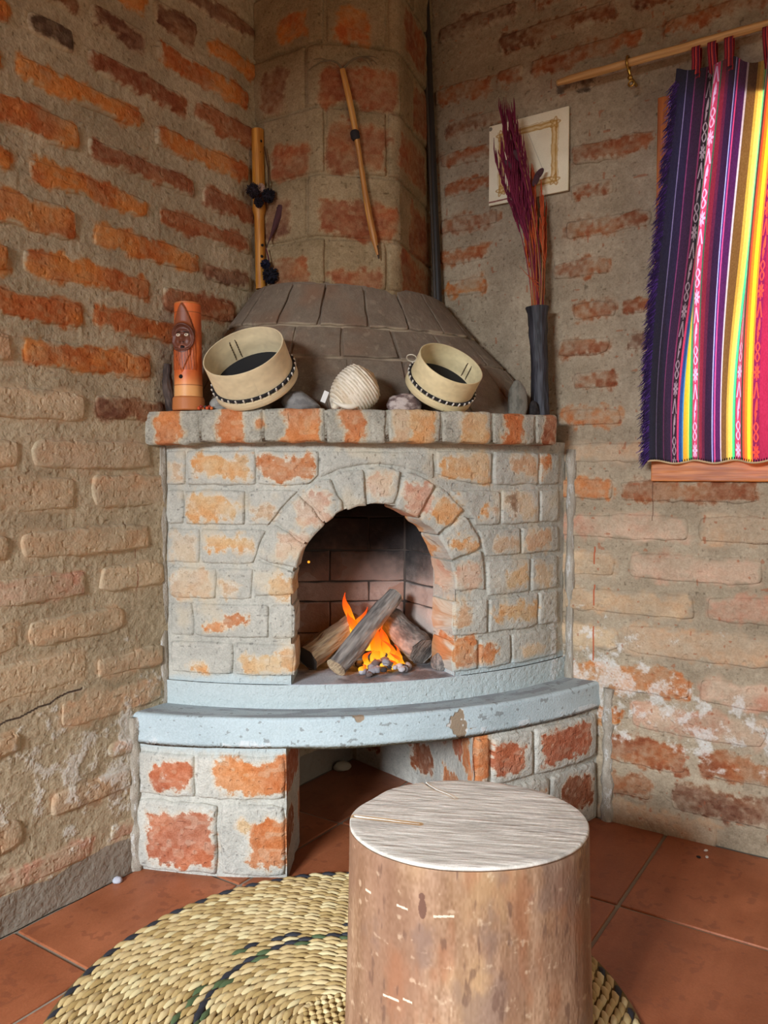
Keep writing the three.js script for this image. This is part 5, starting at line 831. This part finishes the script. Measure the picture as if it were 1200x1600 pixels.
{ // stump seat
  const o = thing('tree_stump', 'barkless tree stump stool standing on the straw rug', 'stump', [-0.033, 0.013, 1.428]), H = 0.389; o.rotation.y = -0.2;
  const shape = (q, y) => { const t = y / H, a = Math.cos(q), b = Math.sin(q); let r = 1 / Math.sqrt((a / 0.206) ** 2 + (b / 0.176) ** 2); r *= 1 + 0.02 * (1 - t) * Math.sin(q * 2 + 1) + 0.035 * (1 - t) ** 2 + 0.012 * (fbm(a * 2 + 3, b * 2 + y * 3, 3) - 0.5) * 2 + 0.006 * Math.sin(q * 3 + 1); const nq = Math.atan2(Math.sin(q - 3.62), Math.cos(q - 3.62)); r *= 1 - 0.045 * Math.exp(-((nq / 0.22) ** 2)) * sst(0.6, 1, t); const cr = Math.atan2(Math.sin(q - 1.75 - 0.25 * (1 - t)), Math.cos(q - 1.75 - 0.25 * (1 - t))); r -= 0.004 * Math.exp(-((cr / 0.012) ** 2)) * sst(0.75, 0.55, t); return r; };
  const TB = bake(1.2, 0.4, 1000, (x, y, c) => {
    const g = fbm(x * 40, y * 6 + 2, 4), b = fbm(x * 9 + 5, y * 5, 4), f = vn(x * 300, y * 160), w = fbm(x * 18 + 40, y * 12, 4), k = (f - 0.5) * 26 + (g - 0.5) * 62;
    c[0] = 152 + k; c[1] = 118 + k; c[2] = 90 + k; mixTo(c, [186, 150, 106], sst(0.5, 0.72, b) * 0.6); mixTo(c, [134, 98, 76], sst(0.52, 0.3, b) * 0.55); mixTo(c, [158, 98, 64], sst(0.56, 0.74, fbm(x * 16 + 80, y * 6, 4)) * 0.45); mixTo(c, [120, 98, 88], sst(0.52, 0.74, w) * 0.5);
    mixTo(c, [216, 194, 164], 0.5 * sst(0.7, 0.85, fbm(x * 46 + 7, y * 60, 4) + 0.1 * (f - 0.5))); mixTo(c, [92, 64, 50], 0.5 * sst(0.68, 0.8, fbm(x * 80 + 17, y * 22, 4)));
    for (const [mx, my, ml] of [[0.36, 0.31, 0.035], [0.43, 0.311, 0.02], [0.5, 0.315, 0.014], [0.42, 0.165, 0.016], [0.45, 0.158, 0.03], [0.6, 0.335, 0.03]]) if (Math.abs(y - my - 0.002 * Math.sin(x * 60)) < 0.0018 && Math.abs(x - mx) < ml / 2) mixTo(c, [236, 220, 196], 0.85);
    const kx = Math.hypot((x - 0.395) * 2.4, y - 0.318); if (kx < 0.016 || Math.hypot((x - 0.396) * 1.2, y - 0.337) < 0.006) mixTo(c, [92, 58, 46], 0.7);
    c[3] = 0.5 + (g - 0.5) * 0.6 + (f - 0.5) * 0.15;
  });
  const cracks = [[[-0.2, -0.01], [-0.15, 0.004], [-0.085, 0.022]], [[-0.075, -0.178], [-0.05, -0.13], [-0.022, -0.1], [-0.014, -0.085]]];
  const dist = (x, z) => { let m = 9, along = 0; for (const c of cracks) for (let i = 0; i + 1 < c.length; i++) { const [ax, az] = c[i], [bx, bz] = c[i + 1], dx = bx - ax, dz = bz - az, t = clamp(((x - ax) * dx + (z - az) * dz) / (dx * dx + dz * dz)), d = Math.hypot(x - ax - t * dx, z - az - t * dz); if (d < m) { m = d; along = (i + t) / (c.length - 1); } } return [m, along]; };
  const TT = bake(0.46, 0.46, 1300, (x, y, c) => { const X = x - 0.23, Y = y - 0.23, st = fbm(X * 26 + Y * 5 + 3, Y * 150 - X * 24, 4), f = vn(x * 700, y * 700), b = fbm(x * 8, y * 8, 3), saw = fbm(X * 8, Y * 60 - X * 8, 3), k = (st - 0.5) * 70 + (f - 0.5) * 18 + (b - 0.5) * 24; c[0] = 214 + k; c[1] = 208 + k; c[2] = 196 + k; if (saw > 0.6) mixTo(c, [140, 134, 128], (saw - 0.6) * 1.8); const rg = Math.sin(Math.hypot(X * 0.95 + 0.03, Y * 1.1) * 520 + 3 * b); c[0] += rg * 3; c[1] += rg * 3; c[2] += rg * 3; const [cd] = dist(X, Y); mixTo(c, [196, 148, 92], 0.8 * sst(0.008, 0.005, cd) * (Y > -0.03 ? 1 : 0.3)); c[3] = 0.5 + (st - 0.5) * 0.8; });
  const nq = 160, ny = 44, pos = [], uv = [], idx = []; for (let j = 0; j <= ny; j++) for (let i = 0; i <= nq; i++) { const q = i / nq * Math.PI * 2, y = j / ny * (H - 0.0072), r = shape(q, y) - (j === ny ? 0.003 : 0); pos.push(Math.cos(q) * r, y - (j === ny ? 0 : j === ny - 1 ? 0 : 0), Math.sin(q) * r); uv.push(i / nq, y / 0.4); }
  for (let j = 0; j < ny; j++) for (let i = 0; i < nq; i++) { const a = j * (nq + 1) + i; idx.push(a, a + nq + 1, a + nq + 2, a, a + nq + 2, a + 1); }
  const side = part('trunk', fixOut(meshOf(pos, uv, idx)), tx(TB, 0.003, 0.75), o);
  // sawn top with two drying cracks
  const TH = 0.007, top = []; { // the sawn slice, with the cracks cut out of it
    const pos = [], uv = [], idx = [], nr = 14; const ringAt = (j, y, k) => { for (let i = 0; i < nq; i++) { const q = i / nq * Math.PI * 2, r = (shape(q, H) - k) * (j / nr), x = Math.cos(q) * r, z = Math.sin(q) * r; pos.push(x, y, z); uv.push(0.5 + x / 0.46, 0.5 + z / 0.46); } };
    ringAt(0.02, H, 0.003); for (let j = 1; j <= nr; j++) ringAt(j, H, 0.003); ringAt(nr, H - 0.003, 0.0004); ringAt(nr, H - TH, 0.0004); ringAt(0.02, H - TH, 0.0004);
    const rows = nr + 4; for (let j = 0; j + 1 < rows; j++) for (let i = 0; i < nq; i++) { const a = j * nq + i, b = j * nq + (i + 1) % nq; idx.push(a, b + nq, a + nq, a, b, b + nq); }
    for (const [row, f] of [[0, 1], [rows - 1, 0]]) for (let i = 1; i + 1 < nq; i++) f ? idx.push(row * nq, row * nq + i + 1, row * nq + i) : idx.push(row * nq, row * nq + i, row * nq + i + 1);
    let brush = new Brush(fixOut(meshOf(pos, uv, idx))); brush.updateMatrixWorld();
    const ev = new Evaluator(); ev.useGroups = false; ev.attributes = ['position', 'normal', 'uv'];
    for (const c of cracks) { const s = new THREE.Shape(), L = [], Rr = []; const n = 14; for (let k = 0; k <= n; k++) { const f = k / n * (c.length - 1), i0 = Math.min(c.length - 2, Math.floor(f)), t = f - i0, x = lerp(c[i0][0], c[i0 + 1][0], t), z = lerp(c[i0][1], c[i0 + 1][1], t), dx = c[i0 + 1][0] - c[i0][0], dz = c[i0 + 1][1] - c[i0][1], l = Math.hypot(dx, dz), w = 0.0036 * (1 - 0.85 * k / n) * (0.8 + 0.4 * vn(k * 0.9, 2)), jx = 0.0025 * (vn(k * 0.7, 9) - 0.5); L.push([x - dz / l * w + jx, z + dx / l * w]); Rr.push([x + dz / l * w + jx, z - dx / l * w]); }
      [...L, ...Rr.reverse()].forEach(([x, z], i) => (i ? s.lineTo(x, -z) : s.moveTo(x, -z))); const b = new Brush(fixOut(mergeVertices(new THREE.ExtrudeGeometry(s, { depth: 0.03, bevelEnabled: false }).rotateX(-Math.PI / 2).translate(0, H - 0.02, 0)))); b.updateMatrixWorld(); brush = ev.evaluate(brush, b, SUBTRACTION); }
    top.push(brush.geometry);
  }
  const cg = new THREE.BufferGeometry(); for (const k of ['position', 'normal', 'uv']) cg.setAttribute(k, top[0].attributes[k]); if (top[0].index) cg.setIndex(top[0].index);
  part('sawn_top', cg, tx(TT, 0.0025, 0.8), o, 'grey weathered sawn face');
}
{ const m = (name, label, cat, at, g, col) => { const o = new THREE.Mesh(g, std(col, 0.9)); o.name = numbered(name); o.position.set(...at); o.userData = { label, category: cat }; o.castShadow = o.receiveShadow = true; scene.add(o); return o; };
  m('plaster_crumb', 'pale bluish plaster crumb on the floor at the left wall foot', 'crumb', [-0.704, 0, 0.727], lump(0.012, 0.009, 0.01, 51, 0.3, 0.6, 2), 0xb9bcc6);
  const chips = [[0.805, 0.872], [0.786, 0.905], [0.765, 0.9]]; chips.forEach(([x, z], i) => { const o = m('plaster_chip', ['tiny white chip on the tiles nearest the right wall', 'tiny white chip in the middle of the floor chips', 'tiny dark seed on the tiles beside the white chips'][i], 'chip', [x, 0, z], lump(0.006, 0.003, 0.004, 60 + i, 0.3, 0.6, 1), i < 2 ? 0xd8cfc4 : 0x2a2220); o.rotation.y = i; });
  m('pale_pebble', 'pale flat stone at the back under the hearth slab', 'stone', [-0.05, 0, 0.1], lump(0.032, 0.018, 0.02, 55, 0.25, 0.6, 2), 0xb3aa94);
}
renderer.render(scene, camera);
